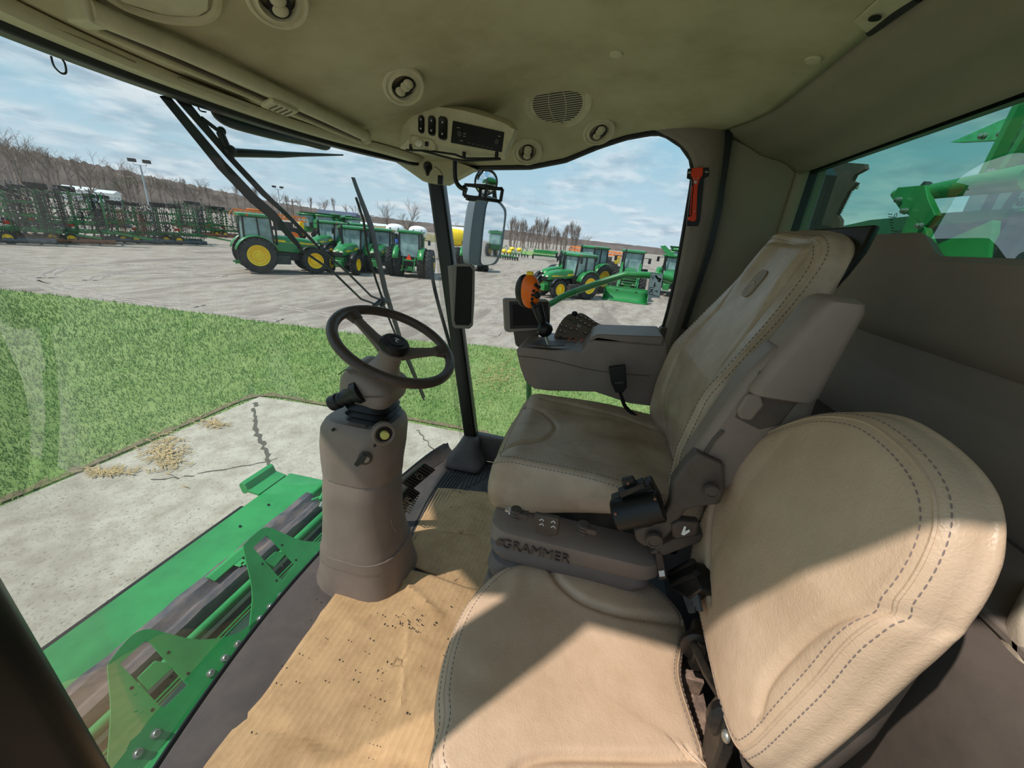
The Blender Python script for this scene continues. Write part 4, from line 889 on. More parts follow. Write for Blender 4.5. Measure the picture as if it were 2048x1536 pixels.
# 12 V socket and cable clip near pillar top
so=tag(MB().lathe([(.016,0),(.018,.004),(.018,.018),(.012,.022),(.010,.045),(.007,.048),(.006,.062),(.001,.063)],at(856,330,x=1.66),(-.7,-.3,-.65),20).build('power_plug',M['black']),'black power plug sticking out of the beige cover above the right pillar','plug')
mb=MB();mb.tube(cr([tuple(p) for p in ats([(868,333),(877,338),(884,348),(885,360)],x=1.66)],5),.0014,5);w_=mb.build('tether_wire',M['black'],so)
mb=MB();mb.box(at(881,360,x=1.68),(.015,.022,.034));tag(mb.build('cable_clip',M['black'],bev=.003),'black cable clip at the top of the right front pillar','clip')
# beige corner cover above right pillar
cv=ats([(752,300),(800,296),(900,318),(948,336),(890,368),(862,366),(845,362),(800,330)],x=1.78);mb=MB();mb.plate(cv,(.06,0,0))
struct(mb.build('trim_19',M['ceilp'],bev=.01,bseg=3),'beige corner cover where headliner meets the right front pillar','trim')
# roller sun shade across the windshield header
rs=thing('roller_sun_shade',at(480,150,x=1.05),'beige roller sun shade rail with pull handle along the windshield header','sun shade')
def hl(x,dy,dz): return V((x,header_y(x)-dy,zc(x,header_y(x)-dy)-dz))
xa=.80;xb=1.58
a=on_ceil(205,52,.03);b=on_ceil(735,275,.016)
xa,xb=a.x,b.x
def rail(px0,py0,px1,py1,o,r,nm,par,m=M['ceilp'],bow=0,n=20,sx=1):
    pts=[]
    for t in np.linspace(0,1,n):
        pts.append(on_ceil(px0+(px1-px0)*t,py0+(py1-py0)*t+bow*math.sin(PI*t),o))
    mb=MB();mb.tube(pts,r,14);return mb.build(nm,m,par)
rail(180,22,728,270,.024,.017,'roller_tube',rs,bow=-6)
rail(190,58,722,284,.018,.007,'pull_bar',rs,bow=2);rail(196,50,722,279,.014,.004,'guide_cord',rs,m=M['trimd'],bow=2)
h_=on_ceil(560,220,.03);u,w,n=ceil_frame(h_);mb=MB()
dxr=(on_ceil(600,232,.03)-on_ceil(520,200,.03)).normalized();nr_=(V((0,0,-1))-ray(560,215).normalized()*.5);nr_=(nr_-dxr*nr_.dot(dxr)).normalized();wr_=nr_.cross(dxr);hc=on_ceil(560,215,.045)
Rr=Matrix((dxr,wr_,nr_)).transposed();mb.box(hc,(.085,.042,.012),Rr);hd2=mb.build('pull_handle',M['ceilp'],rs,bev=.004)
for k in range(4):
    a=hc+dxr*(-.024+k*.016)-wr_*.014+nr_*.0065;b=a+wr_*.028;mb=MB();mb.bar(a,b,.003,.002,up=nr_);mb.build('grip_groove',M['trimd'],hd2)
mb=MB();e=on_ceil(732,274,.02);mb.lathe([(.021,-.006),(.021,.006),(.001,.007)],e,(1,-.25,0),18);mb.build('end_cap',M['ceilp'],rs)
mb=MB();e=on_ceil(172,26,.02);mb.box(e,(.03,.05,.035));mb.build('end_bracket',M['ceilp'],rs,bev=.004)
# warning strip labels / grille slots on header
def strip(A,B,h,label,i):
    q=[on_ceil(A[0],A[1],.012),on_ceil(B[0],B[1],.012),on_ceil(B[0]-4,B[1]+h,.012),on_ceil(A[0]-2,A[1]+h,.012)]
    mb=MB();mb.plate(q,(0,0,-.002));return tag(mb.build('header_grille',mat('grille_strip',(138,128,100),.7),bev=.0006),label,'grille','slotted strips in the windshield header')
strip((44,24),(272,124),9,'longest slotted strip at the left end of the windshield header',0)
strip((358,154),(500,206),8,'slotted strip in the middle of the windshield header, left of the shade handle',1)
strip((522,228),(640,268),7,'slotted strip in the windshield header, right of the shade handle',2)
strip((645,268),(748,300),6,'last narrow slotted strip at the right end of the windshield header',3)
# recessed access panel in headliner, top left
q=[on_ceil(*p,.004) for p in((215,-20),(250,2),(330,26),(392,30),(416,14),(418,-20))];mb=MB();mb.plate(q,(0,0,-.004));ap=tag(mb.build('access_panel',M['ceilp'],bev=.002),'smooth beige access panel in the headliner at the upper left','panel')
q=[on_ceil(*p,.005) for p in((208,-20),(246,8),(325,34),(398,38),(432,20),(438,-20))];mb=MB();mb.tube(cr([tuple(a) for a in q],5),.009,8);mb.build('raised_rim',M['ceil'],ap)
# rear strap slot at top right
q=[on_ceil(*p,.004) for p in((1708,40),(1762,-10),(1850,-10),(1800,22),(1740,66))];mb=MB();mb.plate(q,(0,0,-.004));ts=tag(mb.build('rear_header_cover',M['ceilp'],bev=.002),'beige cover plate with screw hole at the rear edge of the headliner','cover')
c=on_ceil(1750,36,.010);u,w,n=ceil_frame(c);mb=MB();mb.lathe([(.010,0),(.010,.0015),(.001,.0015)],c,n,16);mb.build('screw_hole',M['black'],ts)
mb=MB();mb.tube([on_ceil(1742,62,.004),on_ceil(1790,28,.004),on_ceil(1840,-8,.004)],.009,8);mb.build('dark_gap',M['black'],ts)
# emergency hammer
eh=thing('emergency_hammer',at(1392,400,x=1.79),'orange emergency hammer in a black holder on the right rear pillar trim','hammer')
X_=1.80
q=ats([(1376,337),(1418,335),(1418,352),(1408,356),(1400,440),(1396,452),(1374,452),(1374,440),(1384,360),(1374,356)],x=X_);mb=MB();mb.plate(q,(.012,0,0));mb.build('holder',M['black'],eh,bev=.002)
q=ats([(1384,336),(1407,334),(1406,350),(1400,358),(1396,372),(1393,440),(1388,444),(1376,440),(1376,434),(1384,432),(1388,372),(1387,358),(1382,350)],x=X_-.006);mb=MB();mb.plate(q,(.014,0,0));bdh=mb.build('hammer_body',M['ored'],eh,bev=.003)
mb=MB()
for k in range(14): mb.ell(at(1384.5-k*.3,374+k*4.2,x=X_),.007,.0035,.0035,nu=8,nv=6)
mb.build('finger_ridges',M['ored'],bdh)
for q in((1379,345),(1413,344)): mb=MB();mb.lathe([(.004,-.006),(.005,0),(.001,.010)],at(*q,x=X_-.004),(0,(1 if q[0]<1390 else -1),0),12);mb.build('steel_tip',M['steel'],eh)
for q,r in(((1391,364),.006),((1388,357),.002),((1396,356),.002),((1389,423),.002)): mb=MB();mb.lathe([(r,0),(r,.001),(.001,.0012)],at(*q,x=X_-.009),(-1,0,0),14);mb.build('rivet',M['steel'],bdh)
# exit decal on side glass
q=ats([(1302,545),(1327,549),(1319,593),(1294,588)],x=XR);mb=MB();mb.plate(q,(-.0015,0,0));dc=tag(mb.build('exit_decal',M['decal'],smooth=False),'grey pictogram decal with hammer, arrow and running figure on the side window','decal')
def dec(pts,r=.0012): 
    mb=MB();mb.tube(ats(pts,x=XR-.0035),r,4);mb.build('pictogram',M['black'],dc)
for e in range(4): dec([[(1302,545),(1327,549)],[(1327,549),(1319,593)],[(1319,593),(1294,588)],[(1294,588),(1302,545)]][e],.0008)
dec([(1311,551),(1315,557),(1322,559),(1320,563),(1316,561)],.004);dec([(1303,549),(1306,560)],.0008);dec([(1308,549),(1305,560)],.0008);dec([(1302,554),(1309,556)],.0008)
dec([(1310,565),(1309,572)],.0022);dec([(1307,570),(1309,574),(1312,571)],.0015)
dec([(1300,574),(1309,576)],.0012);dec([(1300,574),(1297,587),(1307,589)],.0012)
dec([(1305,578),(1302,582),(1299,586)],.0018);dec([(1302,582),(1306,586)],.0016);dec([(1301,579),(1307,581)],.0014);dec([(1309,582),(1315,583)],.0014);dec([(1313,580),(1316,583),(1312,586)],.001)
# ================================================================ OUTSIDE, ON THE MACHINE
ZH=-1.9
fh=thing('feeder_house_front',(CX+.1,1.75,GZ),'green front of the feeder house below the windshield with rubber roll and bracket plates','feeder house')
X0,X1=-.25,2.16
mb=MB();mb.loft([[V((x,2.14,ZH)),V((x,1.80,ZH+.01)),V((x,1.78,ZH-.04)),V((x,1.80,-2.9)),V((x,2.14,-2.9))] for x in(X0,X1)]);mb.build('front_beam',M['greenm'],fh,bev=.012)
mb=MB();mb.tube([(X0,2.165,ZH-.055),(1.75,2.165,ZH-.055)],.035,10);mb.build('rubber_edge',M['black'],fh)
mb=MB();Q=ats([(490,970),(545,942),(550,955),(494,985)],z=ZH+.03)
mb.loft([[V((x,2.28,ZH-.02)),V((x,2.30,ZH+.045)),V((x,2.275,ZH+.075)),V((x,2.245,ZH+.065)),V((x,2.23,ZH+.02)),V((x,2.14,ZH+.005)),V((x,2.14,ZH-.01)),V((x,2.24,ZH)),V((x,2.255,ZH-.02))] for x in(1.86,2.12)]);mb.build('lip_bracket',M['greenm'],fh,bev=.002)
mb=MB();mb.box((2.17,1.69,ZH+.0),(.13,.22,.12));mb.build('end_block',M['greenm'],fh,bev=.01)
mb=MB();mb.loft([[V((1.19,1.86,ZH+.006)),V((1.19,1.80,ZH+.035)),V((1.19,1.76,ZH+.02)),V((1.19,1.76,ZH+.012)),V((1.19,1.80,ZH+.022)),V((1.19,1.86,ZH-.0))],[V((1.42,1.86,ZH+.006)),V((1.42,1.80,ZH+.035)),V((1.42,1.76,ZH+.02)),V((1.42,1.76,ZH+.012)),V((1.42,1.80,ZH+.022)),V((1.42,1.86,ZH))]])
mb.box((1.33,1.745,ZH+.015),(.05,.05,.006));mb.box((1.33,1.72,ZH+.015),(.02,.03,.006));mb.build('latch_plate',M['greenm'],fh,bev=.002)
for px,py in((480,1052),(537,1009)):
    c=at(px,py,z=ZH+.012);mb=MB();mb.lathe([(.008,-.004),(.008,.002),(.001,.002)],c,(0,0,1),12);mb.build('bolt_hole',M['black'],fh)
# rubber sheet curving over drum
mb=MB();rows=[]
for x in np.linspace(X0,1.98,30):
    j=.004*math.sin(x*31)+.003*math.sin(x*13)
    rows.append([V((x,y,z+j)) for y,z in((1.84,ZH+.018),(1.80,ZH+.014),(1.775,ZH-.01),(1.755,ZH-.02),(1.735,ZH-.005),(1.715,ZH+.005),(1.69,ZH-.005),(1.672,ZH-.04),(1.668,ZH-.12))])
mb.grid(rows);mb.build('rubber_sheet',mat('dusty_rubber',(66,70,80),.55,c2=(120,106,100),vs=9,stretch=(.7,1.6,1.6)),fh,solid=.008)
mb=MB();mb.tube([(X0,1.615,ZH-.03),(1.99,1.615,ZH-.03)],.024,16);mb.build('round_rod',M['greenm'],fh)
mb=MB();mb.loft([[V((x,1.66,ZH-.10)),V((x,1.46,ZH-.08)),V((x,1.33,ZH-.07)),V((x,1.33,-2.8)),V((x,1.66,-2.8))] for x in(X0,2.06)]);mb.build('slotted_channel',M['channel'],fh,bev=.003)
for y,h in((1.55,.006),(1.53,.004),(1.43,.012)): mb=MB();mb.tube([(X0,y,ZH-.085),(2.0,y,ZH-.085)],h,6);mb.build('channel_edge',M['green'],fh)
mb=MB()
for k in range(9): mb.tube([V((X0+.25*k+.1,1.50,ZH-.185)),V((X0+.25*k+.1,1.35,ZH-.165))],.006,6)
# bolt flange rail where bracket plates sit, nearest edge
mb=MB();mb.loft([[V((x,1.345,ZH-.03)),V((x,1.30,ZH-.03)),V((x,1.30,ZH-.35)),V((x,1.345,ZH-.35))] for x in(X0,2.1)]);mb.build('flange_rail',M['greenm'],fh,bev=.004)
# two bracket plates (flat, sloping forward), outline traced on their own plane
def bplate(outer,hole,tab,bolts,lab_r):
    zp=0
    nb=V((0,-math.sin(.80),math.cos(.80)));p0_=V((1,1.36,ZH+.0))
    def at(px,py,z=0): d=ray(px,py);return d*((p0_.dot(nb))/d.dot(nb))+nb*z
    o=[at(*q,z=zp) for q in outer];o2=cr([tuple(p) for p in o],4,True)
    h=[at(*q,z=zp) for q in hole]
    hh=[V(p) for p in cr([tuple(p) for p in h],1,True)]
    mb=MB();mb.plate([V(p) for p in o2],-nb*.010,[hh]);pb=mb.build('bracket_plate',M['greend'] if 0 else M['greenm'],fh,smooth=False)
    t=[at(*q,z=zp-.004) for q in tab];mb=MB();mb.hexa([p-nb*.02 for p in t],[p for p in t]);mb.build('folded_tab',M['greenm'],pb,bev=.002)
    for px,py in bolts:
        c=at(px,py,z=zp+.004);mb=MB();mb.lathe([(.016,-.004),(.016,0),(.012,.001),(.012,.012),(.010,.014),(.001,.014)],c,nb,12);mb.build('bolt',M['steel'],pb)
    for px,py in lab_r:
        c=at(px,py,z=zp);mb=MB();mb.lathe([(.006,-.002),(.006,.001),(.001,.001)],c,nb,12);mb.build('hole',M['black'],pb)
bplate([(215,1530),(222,1420),(216,1340),(222,1320),(262,1272),(296,1258),(330,1265),(380,1277),(420,1278),(470,1268),(506,1245),(560,1200),(640,1110),(655,1100),(640,1150),(560,1245),(470,1350),(350,1500),(300,1560),(215,1600)],
  [(240,1328),(290,1282),(300,1284),(376,1370),(330,1415),(320,1412)],[(276,1355),(312,1320),(352,1330),(296,1382)],[(275,1507),(311,1468),(421,1347),(449,1317),(475,1289)],[(337,1305),(376,1347),(263,1376),(305,1420)])
bplate([(500,1250),(505,1180),(488,1100),(492,1085),(520,1060),(540,1055),(570,1068),(610,1082),(665,1080),(700,1060),(730,1040),(720,1080),(640,1160),(575,1215),(560,1240),(515,1285),(498,1275)],
  [(506,1095),(532,1071),(540,1075),(590,1128),(565,1160),(558,1155)],[(530,1122),(552,1102),(575,1104),(550,1134)],[(520,1238),(540,1214),(561,1192),(620,1128),(635,1111),(649,1094)],[(564,1090),(592,1120),(525,1128),(553,1161)])
# bright green hose in the lower foreground and near panel
mb=MB();mb.tube(cr(ats([(345,1560),(380,1490),(430,1395),(478,1320),(520,1290)],z=-1.55),6),.022,12);mb.build('green_hose',mat('bright_green_sleeve',(40,190,60),.5,bump=.6,bs=400),fh)
mb=MB();mb.plate(ats([(290,1560),(505,1290),(520,1300),(420,1420),(330,1560)],z=-1.75),(0,0,-.02));mb.build('near_panel',M['greenm'],fh)
mb=MB();mb.ell(at(625,1150,z=-1.7)+V((0,0,0)),.10,.03,.03,Matrix.Rotation(-.2,3,'Z'));mb.build('hose_loop',M['greenm'],fh)
# little linkage at far end
mb=MB();c=at(648,1000,z=ZH);mb.box(c,(.06,.04,.05));mb.tube([c+V((-.05,.06,.02)),c+V((.05,-.02,.03))],.01,8);mb.tube([c+V((-.04,.0,.03)),c+V((.06,.03,.05))],.012,8);mb.build('linkage',M['greenm'],fh,bev=.003)
for q in((650,985),(642,1010),(655,1002)): mb=MB();mb.lathe([(.012,-.02),(.012,.02),(.001,.02)],at(*q,z=ZH+.04),(1,.2,.3),10);mb.build('pin',M['steel'],fh)
# ---------- wipers outside the windshield
YW=1.20
def wp(px,py,y=YW): return at(px,py,y=y)
def wthing(name,label,cat,grp=None): return thing(name,wp(450,300),label,cat,grp)
w1=wthing('windshield_wiper','long black windshield wiper with twin arms reaching from the header to the pillar side pivot','wiper')
mb=MB();mb.loft([[wp(*q),wp(*r),wp(*r,y=YW+.018),wp(*q,y=YW+.018)] for q,r in(((318,192),(338,190)),((436,338),(452,325)),((500,405),(515,392)),((538,436),(552,424)),((600,500),(606,496)))]);mb.build('main_arm',M['black'],w1,bev=.002)
mb=MB();mb.tube([wp(597,496),wp(662,540),wp(722,598),wp(750,608)],.0055,8);mb.build('lower_rod',M['black'],w1)
w2=wthing('wiper_linkage','second black wiper arm running parallel to the long one down to the pivot','wiper')
mb=MB();mb.loft([[wp(*q),wp(*r),wp(*r,y=YW+.018),wp(*q,y=YW+.018)] for q,r in(((345,193),(372,196)),((455,318),(472,320)),((522,390),(536,388)),((568,430),(578,428)),((640,500),(645,498)))]);mb.build('main_arm',M['black'],w2,bev=.002)
mb=MB();mb.tube([wp(638,496),wp(690,540),wp(742,592),wp(762,600)],.0055,8);mb.build('lower_rod',M['black'],w2)
w3=wthing('upright_wiper','long black wiper blade standing upright beside the right pillar, tip at the top','wiper')
mb=MB();mb.loft([[wp(*q),wp(*r),wp(*r,y=YW+.015),wp(*q,y=YW+.015)] for q,r in(((702,354),(710,355)),((708,372),(716,372)),((737,455),(747,450)),((765,580),(775,578)),((800,690),(808,688)),((845,798),(851,794)))]);mb.build('blade',M['black'],w3)
mb=MB();mb.tube([wp(712,395),wp(727,440),wp(735,500),wp(752,560),wp(768,606)],.006,8);mb.tube([wp(768,612),wp(783,650),wp(800,690),wp(848,800)],.006,8);mb.build('blade_holder',M['black'],w3)
mb=MB();mb.ell(wp(764,604),.028,.02,.03);mb.tube([wp(748,612),wp(766,598),wp(778,606)],.013,8);mb.build('pivot',M['black'],w3)
w4=wthing('small_wiper','short black wiper lying level high on the windshield with bent crank','wiper')
mb=MB();mb.tube([wp(403,236),wp(443,266),wp(455,300)],.006,8);mb.build('crank',M['black'],w4)
mb=MB();mb.ell(wp(443,262),.012);mb.ell(wp(460,302),.024,.015,.018);mb.tube([wp(440,264),wp(458,304)],.011,8);mb.build('pivot',M['black'],w4)
mb=MB();mb.tube([wp(460,305),wp(560,309),wp(600,309),wp(686,310)],[.013,.011,.008,.003],8);mb.build('blade',M['black'],w4)
mb=MB();mb.tube(cr([tuple(wp(*q)) for q in((432,218),(440,232),(470,248),(560,272),(610,282),(650,292),(652,284),(640,280))],5),.016,10);tag(mb.build('rubber_hose',M['black']),'thick black hose bowing under the windshield header','hose')
mb=MB();mb.tube(cr([tuple(wp(*q)) for q in((102,112),(108,132),(122,146),(132,145),(130,128),(124,118))],5),.002,6);tag(mb.build('loose_wire',M['black']),'thin black wire loop hanging at the top left of the windshield','wire')
mb=MB();mb.tube(cr([tuple(wp(*q)) for q in((395,210),(400,221),(412,224))],5),.002,6);tag(mb.build('loose_wire',M['black']),'tiny black wire end hanging beside the wiper arm at the header','wire')
# thin washer tube beside pillar
mb=MB();mb.tube(cr([tuple(p) for p in ats([(868,525),(864,518),(866,560),(880,620),(905,705),(912,716)],x=1.93)],5),.010,8);tag(mb.build('washer_tube',M['black']),'black curved bar outside the glass beside the right front pillar','bar')
# ---------- exterior mirror
mr=thing('rear_view_mirror',at(975,470,x=2.6),'large grey exterior mirror reflecting the yard behind, beyond the right window','mirror')
XM=2.55
mn_=V((-.36,-.933,.0)).normalized();mc_=at(980,465,x=XM)
def mat_(px,py,o=0): d=ray(px,py);return d*(mc_.dot(mn_)/d.dot(mn_))+mn_*o
shell=[(952,398),(962,392),(975,391),(995,398),(1008,412),(1013,425),(1010,455),(1004,500),(996,522),(985,530),(948,530),(938,520),(942,460)]
sh=cr([tuple(mat_(*q)) for q in shell],4,True);mb=MB();c=sum((V(p) for p in sh),V())/len(sh)
mb.loft([[V(p) for p in sh],[c+(V(p)-c)*.99-mn_*.05 for p in sh],[c+(V(p)-c)*.8-mn_*.09 for p in sh]]);mb.build('housing',mat('mirror_housing',(92,104,112),.5,bump=.1),mr,sharp=50)
ms=[(975,404),(990,404),(1002,414),(1007,428),(1004,460),(998,500),(990,520),(980,528),(962,527),(962,500),(968,440)]
Pm=cr([tuple(mat_(*q,.006)) for q in ms],4,True);mb=MB();mb.plate([V(p) for p in Pm],-mn_*.004);mb.build('mirror_glass',M['mir'],mr,smooth=False)
r2=thing('convex_mirror',at(972,362,x=2.5),'round convex mirror above the large exterior mirror','mirror')
cm=at(972,364,x=2.5);nm=V((-1,.0,.1)).normalized();mb=MB();mb.lathe([(.001,.016),(.03,.013),(.055,.006),(.066,0),(.066,-.006)],cm,nm,28);mb.build('mirror_glass',M['mir'],r2)
mb=MB();u_=V((0,1,0));mb.tube(circ(cm,.070,u_,V((0,0,1)),28),.005,8,closed=True);mb.build('rim',M['black'],r2)
mb=MB();mb.tube([at(925,340,x=2.45),at(960,335,x=2.5),at(985,350,x=2.56),at(990,400,x=2.6)],.014,8);mb.build('mirror_arm',M['black'],r2)
mb=MB();mb.tube([at(900,345,x=2.0),at(925,338,x=2.2),at(962,334,x=2.4)],[.022,.03,.02],12);tag(mb.build('mirror_mount',mat('mirror_housing',(92,104,112))),'grey arm of the exterior mirror just under the headliner corner','mirror arm')
# ---------- green handrail
XH=2.35
mb=MB();mb.tube(cr([tuple(at(*q,x=XH)) for q in((1058,800),(1058,760),(1062,690),(1080,622),(1104,606),(1140,587),(1238,553),(1262,550),(1300,551),(1345,560),(1376,590),(1352,636),(1318,664),(1300,710))],6),.019,14);tag(mb.build('handrail',M['green']),'green bent handrail outside the right side window','handrail')
mb=MB();mb.tube([at(1062,700,x=XH+.05),at(1056,800,x=XH+.05),at(1040,900,x=XH+.05),V((XH+.08,.35,GZ+.03))],.012,10);tag(mb.build('platform_post',M['green']),'thin green post outside below the console','post')
# ---------- machine behind the rear window
gm=thing('grain_tank_front',(1.4,-1.6,-1.0),'green front of the grain tank and lift arms seen through the tinted rear window','grain tank')
mb=MB();mb.add([],[]);mb.plate([(-1.2,-1.64,GZ+.02),(2.6,-1.64,GZ+.02),(2.6,-1.64,.10),(1.4,-1.64,.06),(-1.2,-1.64,.06)],(0,-.06,0));mb.build('lower_panel',M['greenm'],gm)
def rp_(px,py,y=-1.5): return at(px,py,y=y)
mb=MB();mb.plate([rp_(*q,y=-1.62) for q in((1640,462),(1740,440),(1900,425),(2060,415),(2060,560),(1640,560))],(0,-.05,0));mb.build('mid_panel',M['greend'],gm)  # machine panel, top raised so its dark green paints a band reflected in the glass
mb=MB();mb.plate([rp_(*q,y=-1.66) for q in((1900,285),(1980,250),(2060,215),(2060,290),(1990,280))],(0,-.06,0));mb.build('upper_panel',mat('light_green_panel',(90,200,140),.5,c2=(60,160,100),vs=30),gm)
mb=MB();mb.tube([rp_(1790,388),rp_(1850,385),rp_(1950,370),rp_(2070,352)],[.02,.034,.042,.05],14);mb.build('lift_cylinder',M['greenm'],gm)
mb=MB();mb.plate([rp_(*q,y=-1.45) for q in((1795,375),(1850,370),(1856,400),(1870,430),(1850,452),(1800,420),(1782,395))],(0,-.03,0));mb.build('pivot_plate',M['greenm'],gm,bev=.003)
mb=MB();mb.plate([rp_(*q,y=-1.45) for q in((1818,430),(1850,455),(1865,500),(1800,470))],(0,-.03,0));mb.build('lower_plate',M['greenm'],gm,bev=.003)
for px,py,y in((1796,400,-1.43),(1808,422,-1.43),(1838,452,-1.43),(1981,345,-1.5),(1965,272,-1.63),(2003,268,-1.63),(2010,290,-1.62),(2038,404,-1.55),(1712,374,-1.6)):
    c=rp_(px,py,y);r=.012 if y>-2 else .018;mb=MB();mb.lathe([(r*1.3,-.01),(r*1.3,0),(r,.002),(r,.012),(r*.6,.016),(.001,.017)],c,(0,1,0),14);mb.build('bolt',M['steel'],gm)
mb=MB();mb.plate([rp_(*q,y=-1.47) for q in((1825,385),(1848,362),(1866,380),(1840,388))],(0,-.03,0));mb.build('clamp',M['irong'],gm,bev=.002)
for a,b in(((1968,360),(2050,200)),((1998,365),(2070,250)),((1950,520),(2040,420))):
    mb=MB();mb.bar(rp_(*a,y=-1.6),rp_(*b,y=-1.6),.045,.03);mb.build('brace',M['greenm'],gm)
for a,b,w in(((1990,540),(2060,430),.09),((1960,530),(2000,440),.03),((2020,540),(2070,470),.05)):
    mb=MB();mb.bar(rp_(*a,y=-1.56),rp_(*b,y=-1.56),w,.03);mb.build('strut',M['iron'],gm)
mb=MB();mb.plate([rp_(*q,y=-1.5) for q in((1800,522),(1985,440),(1970,560),(1920,560),(1880,560))],(0,-.03,0));mb.build('gusset',M['greenm'],gm)
# black and brown toothed screen at left end of the window
mb=MB();o=[(1600,340),(1690,325),(1728,328),(1730,338),(1708,350),(1702,362),(1712,366),(1700,378)]
for k in range(16): o+=[(1699-k*1.5,381+k*3),(1694-k*1.5,382+k*3)]
o+=[(1680,440),(1672,520),(1600,520)]
mb.plate([rp_(*q,y=-1.2) for q in o],(0,-.02,0));mb.build('engine_screen',mat('brown_screen',(84,62,52),.7,c2=(50,44,42),vs=20),gm,smooth=False)
mb=MB();mb.plate([rp_(*q,y=-1.0) for q in((1560,340),(1640,330),(1652,350),(1620,450),(1600,560),(1540,560))],(0,-.05,0));mb.build('frame_post',M['black'],gm)
mb=MB();mb.plate([(-1.5,-1.72,-1.),(2.6,-1.72,-1.),(2.6,-1.72,1.0),(-1.5,-1.72,1.2)],(0,-.05,0));mb.build('tank_wall',mat('tank_wall_sky_sheen',(120,140,140),.5,c2=(84,112,106),vs=1.5),gm)  # tank grey with the sky's reflection in the glass mixed into the colour
# tint marks printed on the glass
mb=MB()
for k in range(9):
    a=at(1776+k*1.0,428+k*5.5,y=-.705);b=at(1792+k*.6,430+k*5.5,y=-.705);mb.tube([a,a.lerp(b,.35+.5*random.random())],.0009,4)
mb.tube([V(p) for p in circ(at(1791,431,y=-.705),.005,(1,0,0),(0,0,1),12)],.0008,4,closed=True)
tag(mb.build('glass_marking',M['black']),'small black printed marking on the rear window glass','marking')
# ================================================================ YARD
def gat(px,py,z=GZ): return at(px,py,z=z)
def dirp(px,dist): d=ray(px,440);d=V((d.x,d.y,0)).normalized();return d*dist
mb=MB();mb.add([(-60,-160,GZ-.02),(420,-160,GZ-.02),(420,420,GZ-.02),(-60,420,GZ-.02)],[(0,1,2,3)])
gr=mb.build('gravel_yard',None or mat('gravel',(176,166,152),.95,spec=.1),keep=True,smooth=False);struct(gr,'wide gravel yard with tyre tracks','ground')
m=MATS['gravel'];nt=m.node_tree;N=nt.nodes;L=nt.links;b=N['Principled BSDF'];tc=N.new('ShaderNodeTexCoord')
def nz(scale,det=6,st=(1,1,1),rough=.6):
    mp=N.new('ShaderNodeMapping');mp.inputs['Scale'].default_value=st;mp.inputs['Rotation'].default_value=(0,0,.5);L.new(tc.outputs['Object'],mp.inputs[0])
    n=N.new('ShaderNodeTexNoise');n.inputs['Scale'].default_value=scale;n.inputs['Detail'].default_value=det;n.inputs['Roughness'].default_value=rough;L.new(mp.outputs[0],n.inputs['Vector']);return n
def mixc(f,a,b2,lo,hi,bt=None):
    mr=N.new('ShaderNodeMapRange');mr.inputs[1].default_value=lo;mr.inputs[2].default_value=hi;L.new(f,mr.inputs[0]);mx=N.new('ShaderNodeMix');mx.data_type='RGBA';L.new(mr.outputs[0],mx.inputs[0])
    if bt: mx.blend_type=bt
    if isinstance(a,tuple): mx.inputs[6].default_value=rgb(a)
    else: L.new(a,mx.inputs[6])
    mx.inputs[7].default_value=rgb(b2);return mx.outputs[2]
c=mixc(nz(.9,8,(1,2.2,1)).outputs['Fac'],(166,157,146),(136,125,113),.40,.66)
c=mixc(nz(14,6).outputs['Fac'],c,(108,100,92),.52,.75)
c=mixc(nz(30,5,(1,1,1),.8).outputs['Fac'],c,(214,208,198),.56,.70)
c=mixc(nz(.18,4,(.6,3.4,1)).outputs['Fac'],c,(132,122,114),.54,.62)
L.new(c,b.inputs['Base Color'])
def tracks(): # curved tyre tracks as shallow darker ruts
    mb=MB()
    for P in([(0,535),(60,560),(160,590),(300,612),(420,628),(560,640)],[(90,555),(110,540),(170,530),(300,530),(420,535)],[(88,560),(150,578),(280,600),(400,612)],[(180,560),(220,548),(330,545),(450,552)],[(980,640),(1100,650),(1200,640)],[(560,612),(700,635),(860,650),(1000,668)]):
        q=cr([tuple(gat(*p)) for p in P],10)
        for o in(-.16,.16):
            rows=[]
            for i in range(len(q)):
                a=V(q[max(i-1,0)]);b_=V(q[min(i+1,len(q)-1)]);t=(b_-a).normalized();s=V((-t.y,t.x,0));p=V(q[i])+s*o
                w=.10+.05*math.sin(i*.9);rows.append([p-s*w+V((0,0,-.015)),p-s*w*.5+V((0,0,.004)),p+s*w*.5+V((0,0,.004)),p+s*w+V((0,0,-.015))])
            mb.grid(rows)
    return mb
struct(tracks().build('tyre_tracks',mat('damp_gravel',(140,130,122),.95,c2=(168,158,148),vs=6)),'darker curving tyre tracks pressed into the gravel','tracks')
# lawn
lawnP=[gat(*p) for p in((0,580),(150,597),(300,615),(420,630),(520,645),(610,655),(700,668),(800,680),(880,688),(960,692),(1040,702),(1075,706))]
inner=[gat(*p) for p in((980,880),(900,865),(750,835),(660,818),(520,798),(400,848),(280,900),(140,962),(0,1020))]
P=[lawnP[0]+V((-14,15,0))]+lawnP+[V((11.5,-2,GZ)),V((12,-30,GZ)),V((6.5,-32,GZ)),V((5.9,-9,GZ)),V((5.85,0,GZ))]+inner+[V((-30,6.2,GZ)),V((-40,30,GZ))]
P2=[V(p) for p in cr([tuple(p) for p in P],3,True)]
# keep clean by using raw polygon
mb=MB();mb.plate([p+V((0,0,.03)) for p in P],(0,0,-.05));lawn=mb.build('lawn',mat('lawn_soil',(112,138,78),.95,spec=.1,c2=(136,152,96),vs=1.2),keep=True,smooth=False);struct(lawn,'green lawn between gravel and concrete pad','lawn')
